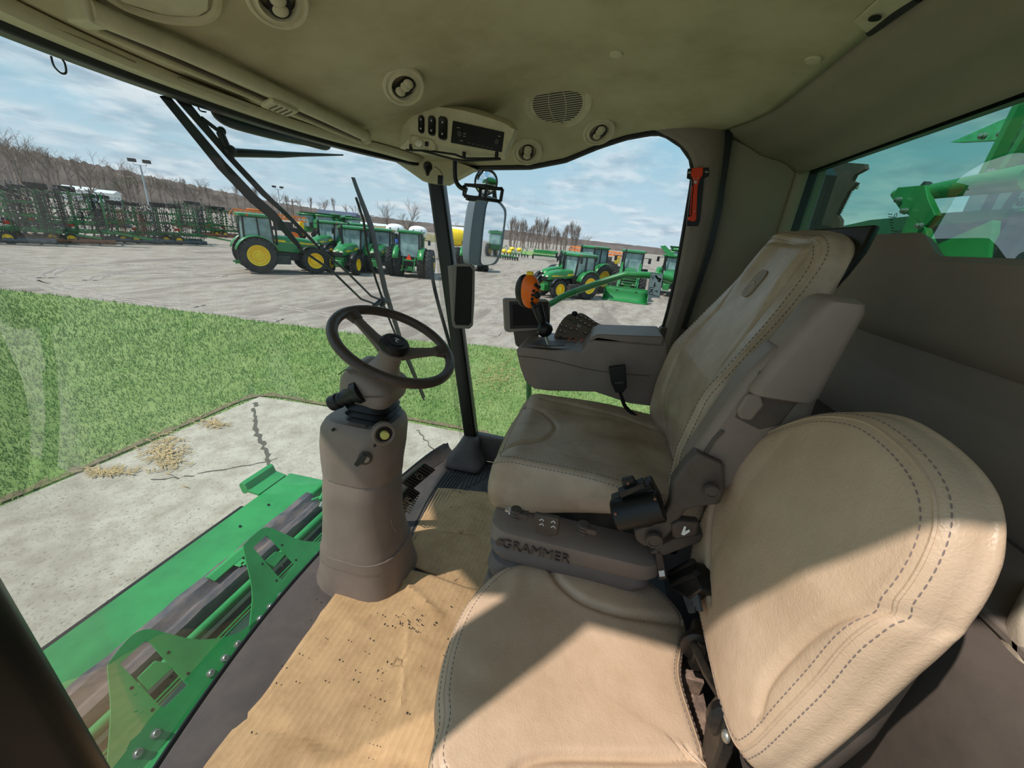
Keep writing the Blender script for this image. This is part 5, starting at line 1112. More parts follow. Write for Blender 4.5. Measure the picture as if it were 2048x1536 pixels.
# concrete pad
mb=MB();mb.plate([V((-30,6.12,GZ)),gat(0,1022),gat(280,902),gat(520,798),gat(640,816),gat(750,836),gat(980,880),V((5.85,0,GZ)),V((5.85,-9,GZ)),V((-30,-9,GZ))],(0,0,.05))
cm_=mat('concrete',(186,179,163),.9,spec=.15,c2=(158,149,133),vs=3,bump=.3,bs=60,bdist=.004);pad=mb.build('concrete_pad',cm_,keep=True,smooth=False);struct(pad,'pale cracked concrete pad under the machine','concrete')
nt=cm_.node_tree;N=nt.nodes;L=nt.links;tc=N.new('ShaderNodeTexCoord');b=N['Principled BSDF'];old=b.inputs['Base Color'].links[0].from_socket
c=mixc(nz(38,4).outputs['Fac'],old,(118,112,100),.56,.72);L.new(c,b.inputs['Base Color'])
mb=MB()
def crack(P,w,seed):
    r=random.Random(seed);q=cr([tuple(gat(*p,z=GZ+.052)) for p in P],8);rows=[]
    for i,p in enumerate(q):
        p=V(p)+V((r.uniform(-.03,.03),r.uniform(-.03,.03),.002));rows.append([p+V((-w*r.uniform(.5,1.6),0,0)),p+V((0,0,.001)),p+V((w*r.uniform(.5,1.6),0,0))])
    mb.grid(rows)
crack([(512,805),(510,830),(513,860),(528,890),(540,925),(536,948)],.035,1);crack([(300,962),(400,948),(500,930),(560,915)],.012,2);crack([(834,860),(850,880),(866,900)],.012,3)
struct(mb.build('pad_cracks',mat('crack_dark',(88,84,72),.95)),'dark cracks running across the concrete pad','cracks')
mb=MB()
for (px,py,n_,sx,sy) in((330,905,220,20,14),(215,943,90,26,4),(425,845,60,14,5),(1000,745,200,25,20)):
    for _ in range(n_):
        p=gat(px+random.gauss(0,sx),py+random.gauss(0,sy)+(-.7*random.gauss(0,sx) if n_==220 else 0),z=GZ+(.07 if n_!=200 else .06));a=random.random()*6.3;mb.bar(p,p+V((math.cos(a)*.10,math.sin(a)*.10,.01)),.010,.006)
tag(mb.build('dead_grass',mat('straw',(186,162,116),.9),smooth=False),'scattered dead grass clippings along the edge of the pad','dead grass',kind='stuff')
# soil edge of lawn
mb=MB();q=[V(p) for p in cr([tuple(gat(*p)) for p in((0,1012),(140,955),(280,894),(400,842),(520,796),(640,812),(750,830),(980,872))],8)];rows=[]
for i,p in enumerate(q): 
    w=.10+.05*math.sin(i*1.7)+.03*math.sin(i*4.1);rows.append([p+V((-.03,-.03,.052)),p+V((w*.4,w*.5,.065)),p+V((w,w*1.1,.03))])
mb.grid(rows);struct(mb.build('lawn_edge',mat('edge_soil',(104,92,70),.95,c2=(134,120,88),vs=14)),'dark soil edge between lawn and concrete','edge')
# grass blades as one uncountable thing
def inpoly(x,y,P):
    ins=np.zeros(x.shape,bool);n=len(P)
    for i in range(n):
        a=P[i];b=P[(i+1)%n];c=((a.y>y)!=(b.y>y))&(x<(b.x-a.x)*(y-a.y)/((b.y-a.y) if abs(b.y-a.y)>1e-9 else 1e-9)+a.x);ins^=c
    return ins
n=330000;x=rng.uniform(-5,12,n);y=rng.uniform(-3,22,n);ds=np.hypot(x,y);keep=rng.uniform(0,1,n)<np.clip((7.5/ds)**2,.03,1)
# density falls with distance, blades get wider
keep&=inpoly(x,y,P);x=x[keep];y=y[keep];ds=ds[keep];n=len(x)
a=rng.uniform(0,2*PI,n);w=.006*np.clip(ds/6,1,3);h=rng.uniform(.035,.085,n)*np.clip(ds/9,1,1.5);lx=rng.normal(0,.025,n);ly=rng.normal(0,.025,n)
vs=np.zeros((n,3,3));vs[:,0]=np.c_[x-w*np.cos(a),y-w*np.sin(a),np.full(n,GZ+.028)];vs[:,1]=np.c_[x+w*np.cos(a),y+w*np.sin(a),np.full(n,GZ+.028)];vs[:,2]=np.c_[x+lx,y+ly,GZ+.03+h]
me=bpy.data.meshes.new('grass');me.vertices.add(n*3);me.vertices.foreach_set('co',vs.ravel());me.loops.add(n*3);me.loops.foreach_set('vertex_index',np.arange(n*3));me.polygons.add(n);me.polygons.foreach_set('loop_start',np.arange(n)*3);me.update(calc_edges=True)
me.materials.append(mat('grass_blade',(118,150,88),.7,spec=.2,c2=(160,178,116),vs=.9));go=bpy.data.objects.new('grass',me);COL.objects.link(go);tag(go,'short green grass of the lawn','grass',kind='stuff')
# ---------------- wheels
def tire(mb,c,r,w,lugs=20,lh=.05):   # axle along y
    c=V(c);ax=V((0,1,0));rim=r*.56
    mb.lathe([(rim,-w*.38),(rim*1.05,-w*.5),(r*.82,-w*.52),(r-lh,-w*.44),(r-lh,w*.44),(r*.82,w*.52),(rim*1.05,w*.5),(rim,w*.38)],c,ax,32,cap=False)
    for k in range(lugs):
        for s in(-1,1):
            t=2*PI*(k+(.5 if s>0 else 0))/lugs;t2=t-s*0+.55*2*PI/lugs*1.3
            def pt(tt,y,rr): return c+V((math.cos(tt)*rr,y,math.sin(tt)*rr))
            dt=.16*2*PI/lugs*1.4
            b=[pt(t-dt,s*w*.5,r*.86),pt(t+dt,s*w*.5,r*.86),pt(t2+dt,s*w*.02,r-lh*1.1),pt(t2-dt,s*w*.02,r-lh*1.1)]
            tp=[pt(t-dt*.8,s*w*.49,r*.985),pt(t+dt*.8,s*w*.49,r*.985),pt(t2+dt*.8,s*w*.02,r),pt(t2-dt*.8,s*w*.02,r)]
            mb.hexa(b,tp)
def wheel(par,c,r,w,side=-1,lugs=20,name='wheel',rimm='yellow',dish=.3):
    mb=MB();tire(mb,c,r,w,lugs,r*.085);t=mb.build(name,M['rubber'],par,smooth=True,sharp=30)
    q=r*.57;mb=MB();s=side;mb.lathe([(q,-s*w*.42),(q,s*w*.42),(q*1.02,s*w*.5),(q*.92,s*w*.46),(q*.86,s*w*.10),(q*.62,s*w*.05*dish),(q*.55,s*w*.25*dish),(q*.30,s*w*.28*dish),(q*.28,s*w*.45*dish),(.01,s*w*.45*dish)],c,(0,1,0),28);mb.build('rim',M[rimm],t);return t
# ---------------- tractor
def tractor(rr=.95,rw=.5,fr=.68,fw=.42,wb=2.9,roof=3.1,hood_h=1.95,duals=False,stripe=True,loader=False,exh=True,rimm='yellow',roofm='green',beacon=True,smv=True,hood_w=.8,cw=1.55,fender=True,track=1.75):
    T=thing('tractor',(0,0,0));lg=22
    ys=track/2
    for s in(-1,1):
        wheel(T,(0,s*ys,rr),rr,rw,s,lg,'rear_wheel',rimm,.6 if not duals else .3)
        if duals: wheel(T,(0,s*(ys+rw*1.18),rr),rr,rw,s,lg,'dual_wheel',rimm,-1.2)
        wheel(T,(wb,s*(ys-.02),fr),fr,fw,s,18,'front_wheel',rimm,1.0)
    mb=MB();mb.box((wb*.5,0,rr*.95),(wb*.95,.5,.5));mb.box((wb,0,fr),(.25,track*.85,.22));mb.box((0,0,rr),(.4,track*.8,.35));mb.box((wb*.42,-.62,rr*.75),(.9,.35,.5));mb.box((wb*.42,.62,rr*.75),(.9,.35,.5));mb.build('chassis',M['iron'],T,bev=.03)
    mb=MB();mb.box((wb+.42,0,fr+.02),(.5,.42,.4));mb.box((wb+.05,0,fr+.25),(.8,.5,.3));mb.build('front_frame',M['green'],T,bev=.03)
    # hood
    x0=.95;x1=wb+.55;mb=MB();rings=[]
    for t,zt,zb,w in((0,hood_h,1.25,hood_w),(.3,hood_h-.03,1.2,hood_w),(.7,hood_h-.12,1.12,hood_w*.94),(.92,hood_h-.24,1.08,hood_w*.84),(1,hood_h-.42,1.1,hood_w*.7)):
        x=x0+(x1-x0)*t;rings.append([V((x,-w/2,zb)),V((x,-w/2,zt-.22)),V((x,-w*.42,zt-.06)),V((x,-w*.2,zt)),V((x,w*.2,zt)),V((x,w*.42,zt-.06)),V((x,w/2,zt-.22)),V((x,w/2,zb))])
    mb.loft(rings);mb.build('hood',M['green'],T,bev=.02)
    mb=MB();mb.hexa([V((x1-.16,-hood_w*.38,1.02)),V((x1+.03,-hood_w*.34,1.02)),V((x1+.03,hood_w*.34,1.02)),V((x1-.16,hood_w*.38,1.02))],[V((x1-.13,-hood_w*.37,hood_h-.5)),V((x1+.015,-hood_w*.32,hood_h-.48)),V((x1+.015,hood_w*.32,hood_h-.48)),V((x1-.13,hood_w*.37,hood_h-.5))]);gl_=mb.build('grille',M['black'],T,bev=.02)
    for s in(-1,1): mb=MB();mb.ell((x1-.02,s*hood_w*.24,hood_h-.47),.06,.12,.05);mb.build('headlight',M['lens'],T)
    if stripe:
        for s in(-1,1):
            mb=MB();mb.hexa([V((x0+.05,s*(hood_w/2+.012),hood_h-.36)),V((x1-.35,s*(hood_w*.455+.014),hood_h-.48)),V((x1-.35,s*(hood_w*.45-.01),hood_h-.46)),V((x0+.05,s*(hood_w/2-.01),hood_h-.34))],[V((x0+.05,s*(hood_w/2+.012),hood_h-.24)),V((x1-.2,s*(hood_w*.44+.014),hood_h-.40)),V((x1-.2,s*(hood_w*.44-.01),hood_h-.42)),V((x0+.05,s*(hood_w/2-.01),hood_h-.24))]);mb.build('yellow_stripe',M['yellow'],T,smooth=False)
    # cab
    fz=1.15;cx0,cx1=-.55,1.0;hw=cw/2;ct=roof-.18
    B=[V((cx0,-hw*.9,fz)),V((cx1,-hw*.75,fz)),V((cx1,hw*.75,fz)),V((cx0,hw*.9,fz))];Tt=[V((cx0+.08,-hw*.86,ct)),V((cx1-.12,-hw*.82,ct)),V((cx1-.12,hw*.82,ct)),V((cx0+.08,hw*.86,ct))]
    mb=MB();mb.hexa([p*1 for p in B],[p*1 for p in Tt]);mb.build('cab_glass',M['cglass'],T)
    mb=MB()
    for i in range(4): mb.bar(B[i],Tt[i],.09,.09);mb.bar(Tt[i],Tt[(i+1)%4],.08,.1)
    for s in(-1,1): mb.bar(V((.25,s*hw*.92,fz)),V((.22,s*hw*.88,ct)),.06,.07)
    mb.hexa([p+V((0,0,-.35)) for p in B],[p+V((0,0,.25)) for p in [b.lerp(sum(B,V())/4,-.01) for b in B]]);mb.build('cab_frame',M['black'],T)
    mb=MB();mb.box((.15,0,fz+.5),(.5,.5,.9));mb.build('cab_seat',M['iron'],T,bev=.05) if 0 else None
    mb=MB();c=V(((cx0+cx1)/2,0,0));rings=[]
    for z,e in((ct-.02,.0),(ct+.04,.09),(ct+.13,.09),(roof,-.10)): rings.append(rrect(c+V((-.02,0,z)),(1,0,0),(0,1,0),cx1-cx0+.1+2*e,cw*.92+2*e,.16))
    mb.loft(rings);mb.build('roof',M[roofm],T)
    for s in(-.6,-.25,.25,.6): mb=MB();mb.ell((cx1-.02,s*hw,ct+.06),.03,.07,.05,nu=8,nv=6);mb.build('work_light',M['white'],T)
    if beacon: 
        for s in(-1,1): mb=MB();mb.lathe([(.06,0),(.06,.1),(.01,.12)],(cx0+.3 if s<0 else cx1-.1,s*hw*.98,ct+.02),(0,0,1),10);mb.build('amber_beacon',M['ored'],T)
    if fender:
        for s in(-1,1):
            mb=MB();rows=[]
            for a in np.linspace(math.radians(15),math.radians(165),12):
                R_=rr*1.09;rows.append([V((math.cos(a)*R_,s*y,rr+math.sin(a)*R_-(.0 if y<ys+rw*.4 else .04))) for y in(cw*.42,ys+rw*.35,ys+rw*.55)])
            mb.grid(rows);mb.build('rear_fender',M['green'],T,solid=.03)
            mb=MB();rows=[]
            for a in np.linspace(math.radians(20),math.radians(160),9):
                R_=fr*1.14;rows.append([V((wb+math.cos(a)*R_,s*y,fr+math.sin(a)*R_)) for y in(ys-fw*.5,ys+fw*.4)])
            mb.grid(rows);mb.build('front_fender',M['black'],T,solid=.02)
    if exh: mb=MB();mb.tube([(1.15,-.42,1.6),(1.15,-.5,2.1),(1.15,-.5,roof-.12),(1.08,-.5,roof)],.055,8);mb.build('exhaust_pipe',M['black'],T)
    for s in(-1,1): mb=MB();mb.tube([(1.0,s*hw*.8,2.5),(1.05,s*hw*1.35,2.5)],.02,6);mb.box((1.05,s*hw*1.4,2.35),(.05,.18,.34));mb.build('side_mirror',M['black'],T)
    if smv:
        mb=MB();mb.add([(-.62,-.2,1.2),(-.62,.2,1.2),(-.62,0,1.56),(-.64,-.2,1.2),(-.64,.2,1.2),(-.64,0,1.56)],[(0,1,2),(5,4,3),(0,3,4,1),(1,4,5,2),(2,5,3,0)]);mb.build('slow_vehicle_triangle',M['ored'],T,smooth=False)
        mb=MB()
        for s in(-1,1): mb.bar((-.5,s*.35,.55),(-1.1,s*.42,.5),.08,.1);mb.bar((-.55,s*.38,1.2),(-.8,s*.40,.6),.07,.07);mb.box((-.5,s*.42,1.15),(.15,.12,.4))
        mb.box((-.6,0,1.15),(.12,.9,.1));mb.box((-.55,0,.6),(.3,.5,.3));mb.build('three_point_hitch',M['green'],T,bev=.01)
        mb=MB();mb.tube([(-.6,.0,1.1),(-.8,.05,.9),(-.75,.1,.6)],.03,6);mb.tube([(-.6,.15,1.1),(-.8,.2,.8),(-.7,.2,.5)],.025,6);mb.build('hitch_hoses',M['black'],T)
    if loader:
        L_=thing('front_loader',(0,0,0));L_.parent=T
        del L_['_o'];L_['_o']=(0,0,0)
        for s in(-1,1):
            mb=MB();mb.bar((1.0,s*.58,1.1),(1.15,s*.58,2.1),.14,.2);mb.bar((1.15,s*.58,2.05),(2.7,s*.58,1.75),.12,.2);mb.bar((2.7,s*.58,1.75),(wb+1.0,s*.58,.55),.12,.2);mb.bar((1.3,s*.58,1.3),(2.7,s*.58,1.45),.07,.09);mb.bar((2.6,s*.5,1.9),(wb+1.0,s*.5,.9),.06,.08);mb.build('loader_arm',M['green'],L_,bev=.01)
        mb=MB();mb.tube([(wb+.5,-.58,1.0),(wb+.5,.58,1.0)],.05,8);mb.build('cross_tube',M['green'],L_)
        mb=MB()
        for k in range(6): mb.box((wb+.75,0,.75+k*.16),(.04,.9,.05))
        for s in(-1,1): mb.box((wb+.75,s*.47,1.1),(.06,.05,1.0))
        mb.box((wb+.72,0,1.62),(.1,.6,.3));mb.build('grille_guard',M['green'],L_,bev=.005)
        mb=MB();X=wb+1.05;prof=[(X+.0,.75),(X-.06,.5),(X+.02,.22),(X+.16,.05),(X+.75,.0)];rows=[[V((x,y,z)) for x,z in prof] for y in np.linspace(-1.3,1.3,6)];mb.grid(rows)
        for s in(-1.3,1.3): mb.add([V((x,s,z)) for x,z in prof]+[V((X+.45,s,.35))],[(0,1,2,3,4,5)])
        mb.build('bucket',M['green'],L_,solid=.03)
        mb=MB();mb.bar((X-.02,-1.3,.76),(X-.02,1.3,.76),.08,.05);mb.bar((X+.72,-1.3,.01),(X+.72,1.3,.01),.12,.03);mb.build('bucket_edge',M['green'],L_,bev=.005)
    return T
def place(o,p,heading,label,group=None,s=1.0,cat='tractor'):
    o.location=V((p.x,p.y,GZ+.0));o.rotation_euler.z=heading;o.scale=(s,s,s);return tag(o,label,cat,group)
def place3(o,px,py,hdeg,track,label,s=1.0,cat='tractor',r=0):
    a=gat(px,py);h=math.radians(hdeg);side=V((-math.sin(h),math.cos(h),0))*track/2*s
    c=max((a+side,a-side),key=lambda p:p.x**2+p.y**2);return place(o,c,h,label,None,s,cat)
def hd2d(a,b): return math.atan2(b.y-a.y,b.x-a.x)
big=tractor(rr=1.0,rw=.52,fr=.80,fw=.5,wb=3.05,roof=3.25,hood_h=2.15,duals=False,track=1.9)
# extra inner rear wheels: row crop duals
pa=V((20.7,18.6,0));
place3(big,521,546,-36,1.9,'large green tractor seen from the side, yellow rims, left of the wiper arms')
med=tractor(rr=.85,rw=.46,fr=.6,fw=.34,wb=2.4,roof=2.75,hood_h=1.75,cw=1.5,track=1.65,exh=True)
m1=med;place3(m1,1171,598,137,1.65,'green utility tractor facing left beyond the handrail, nearest of the pair')
m2=copy_tree(med);place3(m2,1160,586,137,1.65,'green utility tractor partly hidden behind its twin, black exhaust stack showing')
m3=copy_tree(med);place3(m3,742,543,192,1.65,'green utility tractor facing the viewer just right of the crossing wiper arms',s=1.1)
m4=copy_tree(med);place3(m4,792,541,200,1.65,'green tractor behind the upright wiper blade, only hood and cab showing',s=1.1)
m5=copy_tree(med);place3(m5,690,520,190,1.65,'green tractor behind the large side view tractor, roof and windscreen showing',s=1.15)
m6=copy_tree(med);place3(m6,742,517,190,1.65,'green tractor farther back between the wiper arms, mirrors dark',s=1.15)
dual=tractor(rr=.98,rw=.46,fr=.72,fw=.4,wb=2.9,roof=3.1,hood_h=2.0,duals=True,track=1.62,exh=True,beacon=False)
place(dual,gat(822,553),math.radians(14),'green tractor seen from behind with dual rear wheels and orange triangle, left of the pillar')
d2=copy_tree(dual);place(d2,gat(943,540),math.radians(12),'green tractor seen from behind between pillar and exterior mirror',s=1.0)
lt_=tractor(rr=.9,rw=.5,fr=.72,fw=.46,wb=2.6,roof=2.95,hood_h=1.85,loader=True,track=1.75,exh=True,smv=False,fender=False)
place(lt_,gat(1252,588),math.radians(176),'green tractor facing the viewer with front loader and bucket behind the handrail',s=1.1)
big2=copy_tree(big);place3(big2,1199,584,138,1.9,'tall green tractor rising behind the pair of utility tractors, big yellow rear rim')
l2=copy_tree(med);place(l2,gat(1334,585),math.radians(168),'green tractor at the right edge of the side window behind the decal',s=1.15)
# orange-rimmed sprayers with folded booms
def sprayer(name_m='orangem',bm='orangem'):
    T=thing('self_propelled_sprayer',(0,0,0))
    for x in(0,3.6):
        for s in(-1,1): wheel(T,(x,s*1.5,.95),.95,.4,s,18,'wheel','orangem',.8)
    mb=MB();mb.box((1.8,0,1.7),(5,1.0,.4));mb.box((1.0,0,2.1),(2.0,1.4,.8));mb.build('frame',M['iron'],T,bev=.03)
    mb=MB();mb.box((3.6,0,2.7),(1.4,1.4,1.5));mb.build('cab',M['cglass'],T,bev=.1)
    mb=MB();mb.box((3.6,0,3.5),(1.6,1.6,.15));mb.build('roof',M[name_m],T,bev=.05)
    for s in(-1,1):
        mb=MB()
        for z in(2.7,3.15): mb.bar((-1.5,s*1.35,z),(5.6,s*1.35,z+.25),.09,.09);mb.bar((-1.5,s*1.6,z),(5.6,s*1.6,z+.2),.09,.09)
        for k in range(15): x=-1.5+k*.5;mb.bar((x,s*1.35,2.7),(x+.25,s*1.45,3.25),.05,.05);mb.bar((x+.25,s*1.6,3.2),(x+.5,s*1.35,2.75),.05,.05)
        mb.build('folded_boom',M[bm],T)
    mb=MB();mb.box((-.9,0,2.2),(.5,2.4,1.0));mb.build('rear_tank',M['yellow'],T,bev=.1);return T
s1=sprayer();place3(s1,1213,552,80,3.0,'orange wheeled sprayer with folded orange booms far behind the loader tractor',.85,'sprayer')
s2=copy_tree(s1);place(s2,dirp(585,56),math.radians(130),'sprayer with folded orange booms above the roof of the side view tractor',cat='sprayer')
# combine harvesters far back
def combine():
    T=thing('combine_harvester',(0,0,0))
    for x,r in((0,1.0),(-3.8,.7)):
        for s in(-1,1): wheel(T,(x,s*1.5,r),r,.6,s,16,'wheel','yellow',.6)
    mb=MB();mb.loft([[V((x,-1.4,zb)),V((x,1.4,zb)),V((x,1.4,zt)),V((x,-1.4,zt))] for x,zb,zt in((-5,1.2,2.9),(-4,1,3.3),(-.6,1,3.5),(.2,1.2,3.4))]);mb.build('body',M['green'],T,bev=.06)
    mb=MB();mb.box((1.0,0,2.7),(1.4,1.6,1.6));mb.build('cab',M['cglass'],T,bev=.1);mb=MB();mb.box((1.0,0,3.6),(1.8,1.9,.2));mb.build('roof',M['green'],T,bev=.05)
    mb=MB();mb.box((-2,-1.42,2.0),(4.5,.03,.15));mb.box((-2,1.42,2.0),(4.5,.03,.15));mb.build('yellow_stripe',M['yellow'],T)
    mb=MB();mb.hexa([V((-3,-1.2,3.4)),V((0,-1.2,3.4)),V((0,1.2,3.4)),V((-3,1.2,3.4))],[V((-3.3,-1.5,3.9)),V((.2,-1.5,3.9)),V((.2,1.5,3.9)),V((-3.3,1.5,3.9))]);mb.build('grain_tank',M['greend'],T)
    mb=MB();mb.tube([(-.2,1.6,3.6),(-4.8,1.7,3.9)],.2,10);mb.build('unloading_auger',M['green'],T);return T
c1_=combine();place(c1_,dirp(655,62),math.radians(200),'green combine harvester far behind the side view tractor, body and cab above its hood',cat='combine harvester')
for p,h,l in((dirp(620,70),190,'green combine harvester far back, left of the crossing wiper'),(dirp(694,64),260,'green combine with long auger between the wiper arms'),(dirp(1385,44),165,'green combine with raised grain spout at the right edge of the side window')):
    o=copy_tree(c1_);place(o,p,math.radians(h),l,cat='combine harvester')
# ---------------- folded tillage implements, left
def fwheel(T,c,r,w,side=-1,nm='transport_wheel'): return wheel(T,c,r,w,side,14,nm,'yellow',.6)
def implement(kind,seed,H=3.6,L=6.0):
    r=random.Random(seed);T=thing({'disk':'folded_disk_harrow','tine':'folded_field_cultivator','rack':'folded_spike_harrow'}[kind],(0,0,0))
    mb=MB();mb.bar((-L/2,0,.85),(L/2,0,.85),.2,.2)
    for y in(-1.1,0,1.1): mb.bar((-L*.45,y,.95),(L*.45,y,.95),.12,.14)
    for x in np.linspace(-L*.42,L*.42,5): mb.bar((x,-1.3,.95),(x,1.3,.95),.1,.12)
    mb.bar((L/2,0,.85),(L/2+2.2,0,.5),.16,.16);mb.build('main_frame',M['green'],T,bev=.01)
    for s in(-1,1):
        y=s*1.25;mb=MB();xs=np.linspace(-L*.42,L*.42,4)
        for x in xs[1:3] if s<0 else xs: mb.bar((x,y,.9),(x+.1,y+s*.15,H),.12,.14)
        for z in((1.5,H-.25) if kind=='disk' else (1.9,H-.7)): mb.bar((-L*.3,y+s*.05,z),(L*.36,y+s*.05,z+.06),.12,.14)
        mb.bar((xs[1],y,1.4),(xs[2],y,H-.9),.06,.06)
        wf_=mb.build('wing_frame',M['green'],T)
        mb=MB()
        for i,x in enumerate(np.linspace(-L*.44,L*.44,15)):
            for z in np.arange(1.1,H+.2,.36):
                zz=z+r.uniform(-.08,.08);a=V((x,y+s*.1,zz));mb.tube([a,a+V((r.uniform(-.1,.1),s*.22,.10)),a+V((.14,s*.46,-.02)),a+V((.18,s*.5,-.22))],.022,4)
                if r.random()<.35: mb.box(a+V((.18,s*.5,-.25)),(.12,.05,.22))
        mb.build('tines',M['tine'],T,smooth=False) if kind!='disk' else mb.build('scrapers',M['tine'],T,smooth=False)
        if kind=='disk':
            for gx in(-L*.3,L*.05,L*.34):
                mb=MB()
                for z in np.arange(1.0,H+.3,.2): mb.lathe([(.26,0),(.10,.05),(.05,.06)],(gx,y+s*.35,z),(.1,0,1),14)
                mb.cyl((gx,y+s*.35,.9),(gx,y+s*.35,H+.3),.04,n=8);mb.build('disk_gang',M['tine'],T,smooth=False)
        else:
            for gx in(-L*.34,-L*.1,L*.16,L*.38):
                mb=MB();hh=H*(.8+.25*r.random())
                for dx in(0,.16,.32,.48): mb.bar((gx+dx,y+s*.55,.7),(gx+dx+.02,y+s*.58,hh),.045,.045)
                for z in np.arange(.9,hh,.32): mb.bar((gx,y+s*.55,z),(gx+.48,y+s*.55,z+.04),.035,.035);mb.bar((gx,y+s*.5,z),(gx+.3,y+s*.8,z-.1),.02,.02)
                mb.build('harrow_rack',M['rust'] if (kind=='rack' and gx>-L*.2 and gx<L*.3) else M['tine'],T,smooth=False)
    for s in(-1,1):
        fwheel(T,(-.5,s*1.55,.42),.42,.26,s);fwheel(T,(.5,s*1.75,.42),.42,.26,s)
        w_=fwheel(T,(0,0,0),.62,.42,s,'folded_wheel');w_.matrix_basis=Matrix.Translation((-.6 if s<0 else .8,s*1.2,H+.12))@Matrix.Rotation(PI/2,4,'X')
    mb=MB();mb.tube([(-L*.46,-1.7,.25),(L*.46,-1.7,.25)],.2,10);mb.tube([(-L*.46,1.7,.25),(L*.46,1.7,.25)],.2,10);mb.build('rolling_basket',M['irong'] if kind!='disk' else M['rust'],T)
    mb=MB()
    for x in np.linspace(-L*.45,L*.45,12):
        for y in(-1.5,-.7,.7,1.5): mb.tube([(x,y,.8),(x-.14,y,.5),(x-.02,y,.14),(x+.1,y,.08)],.025,4)
    mb.build('shanks',M['iron'],T,smooth=False)
    mb=MB();mb.box((L*.1,0,1.35),(.5,.05,.25));mb.box((-L*.2,-1.3,1.6),(.35,.05,.12));mb.build('warning_patch',M['ored'],T,smooth=False)
    return T
I1=implement('disk',1,3.9,6.4);I2=implement('tine',2,3.5,6.0);I3=implement('rack',3,3.7,5.6)
used=set()
def impl(src,px,py,h,label,s=1.0,first=False,dp=0):
    o=src if src.name not in used else copy_tree(src)
    used.add(src.name);p=gat(px,py);s*=.9
    place(o,V((p.x,p.y,0))*(1+dp),math.radians(h),label,cat='field implement',s=s)
impl(I2,5,483,-32,'black and green folded cultivator at the far left edge of the windshield',1.0)
impl(I1,130,484,-32,'green folded disk harrow with upturned black tires and yellow hub at the left',1.0)
impl(I3,262,484,-34,'folded harrow with two rusty upright racks, left of the tall light pole',.86)
impl(I2,345,486,-34,'green framed folded cultivator with yellow wheel right of the light pole',.95)
impl(I1,440,476,-34,'dark folded implement just left of the yellow tank',.9,dp=.05)
impl(I3,80,468,-30,'folded harrow standing in the second row at the left, behind the first row',1.0,dp=.26)
impl(I2,210,468,-30,'folded cultivator in the second row behind the disk harrow',1.0,dp=.26)
impl(I1,395,472,-30,'folded disk harrow in the second row left of the yellow tank',1.0,dp=.34)
# yellow seed tank
yt=thing('yellow_seed_cart',(0,0,0));mb=MB();mb.ell((0,0,2.3),1.0,1.6,.95,nu=18,nv=12,e=.7);mb.build('tank',M['yellow'],yt)
for s in(.45,-.45): mb=MB();mb.ell((-.55,s,2.75+.0),.35,.4,.3);mb.build('black_lid',M['black'],yt)
mb=MB();mb.box((0,0,1.1),(1.6,3,.25));mb.bar((0,0,1),(3,0,.6),.15,.15);mb.build('frame',M['greend'],yt)
for s in(-1,1): wheel(yt,(0,s*1.5,.6),.6,.35,s,14,'wheel','yellow',.6)
place(yt,gat(503,484),math.radians(-30),'yellow seed cart tank with two black lids behind the side view tractor',s=.9,cat='seed cart')
y2=copy_tree(yt);place(y2,gat(905,530)*1.25,math.radians(20),'yellow topped seed cart between pillar and exterior mirror',s=1.1,cat='seed cart')
# white liquid tanks
wt=thing('white_liquid_tank',(0,0,0));mb=MB();rings=[]
mb.ell((0,0,4.3),.95,1.6,.95,nu=20,nv=12,e=.85);mb.build('tank',M['whitep'],wt)
mb=MB();mb.box((0,0,3.3),(1.2,2.6,.25));mb.box((0,-1.0,1.9),(1.0,.2,2.8));mb.box((0,1.0,1.9),(1.0,.2,2.8));mb.build('frame',M['greend'],wt)
for s in(-1,1): mb=MB();mb.box((-.93,s*.7,4.45),(.05,.22,.3));mb.build('tank_label',M['irong'],wt)
for s in(-1,1): wheel(wt,(0,s*1.0,.7),.7,.4,s,14,'wheel','yellow',.6)
p=gat(800,530);place(wt,dirp(790,50),math.radians(20),'white liquid tank on a cart, left one of the two behind the dual wheel tractor',s=.66,cat='tank')
w2_=copy_tree(wt);place(w2_,dirp(836,49),math.radians(20),'white liquid tank on a cart, right one of the two behind the dual wheel tractor',s=.66,cat='tank')
# planter at the right of the mirror, far
def planter():
    T=thing('row_crop_planter',(0,0,0));mb=MB();mb.bar((0,-4,1.1),(0,4,1.1),.25,.25);mb.bar((0,0,1),(4,0,.6),.2,.2)
    for s in(-1,1): mb.bar((.2,s*2,1.1),(.8,s*3,3.2),.15,.15);mb.bar((.6,s*3.4,1.0),(.9,s*4.4,3.0),.12,.12);mb.bar((.8,s*3,3.2),(0,s*4.2,2.2),.12,.12)
    mb.build('toolbar',M['green'],T)
    for s in(-1,1): mb=MB();mb.ell((0,s*1.2,2.3),.7,.9,.6);mb.build('seed_tank',M['yellow'],T)
    for k in range(9): y=-4+k;mb=MB();mb.box((-.6,y,.8),(.7,.25,.6));mb.ell((-.7,y,.4),.35,.08,.35);mb.build('row_unit',M['iron'],T)
    return T
pl_=planter();place(pl_,gat(1030,514),math.radians(170),'green planter with yellow seed tanks far off right of the exterior mirror',s=.55,cat='planter')
p3=copy_tree(pl_);place(p3,gat(1012,519),math.radians(150),'dark planter partly hidden by the exterior mirror',s=.5,cat='planter')
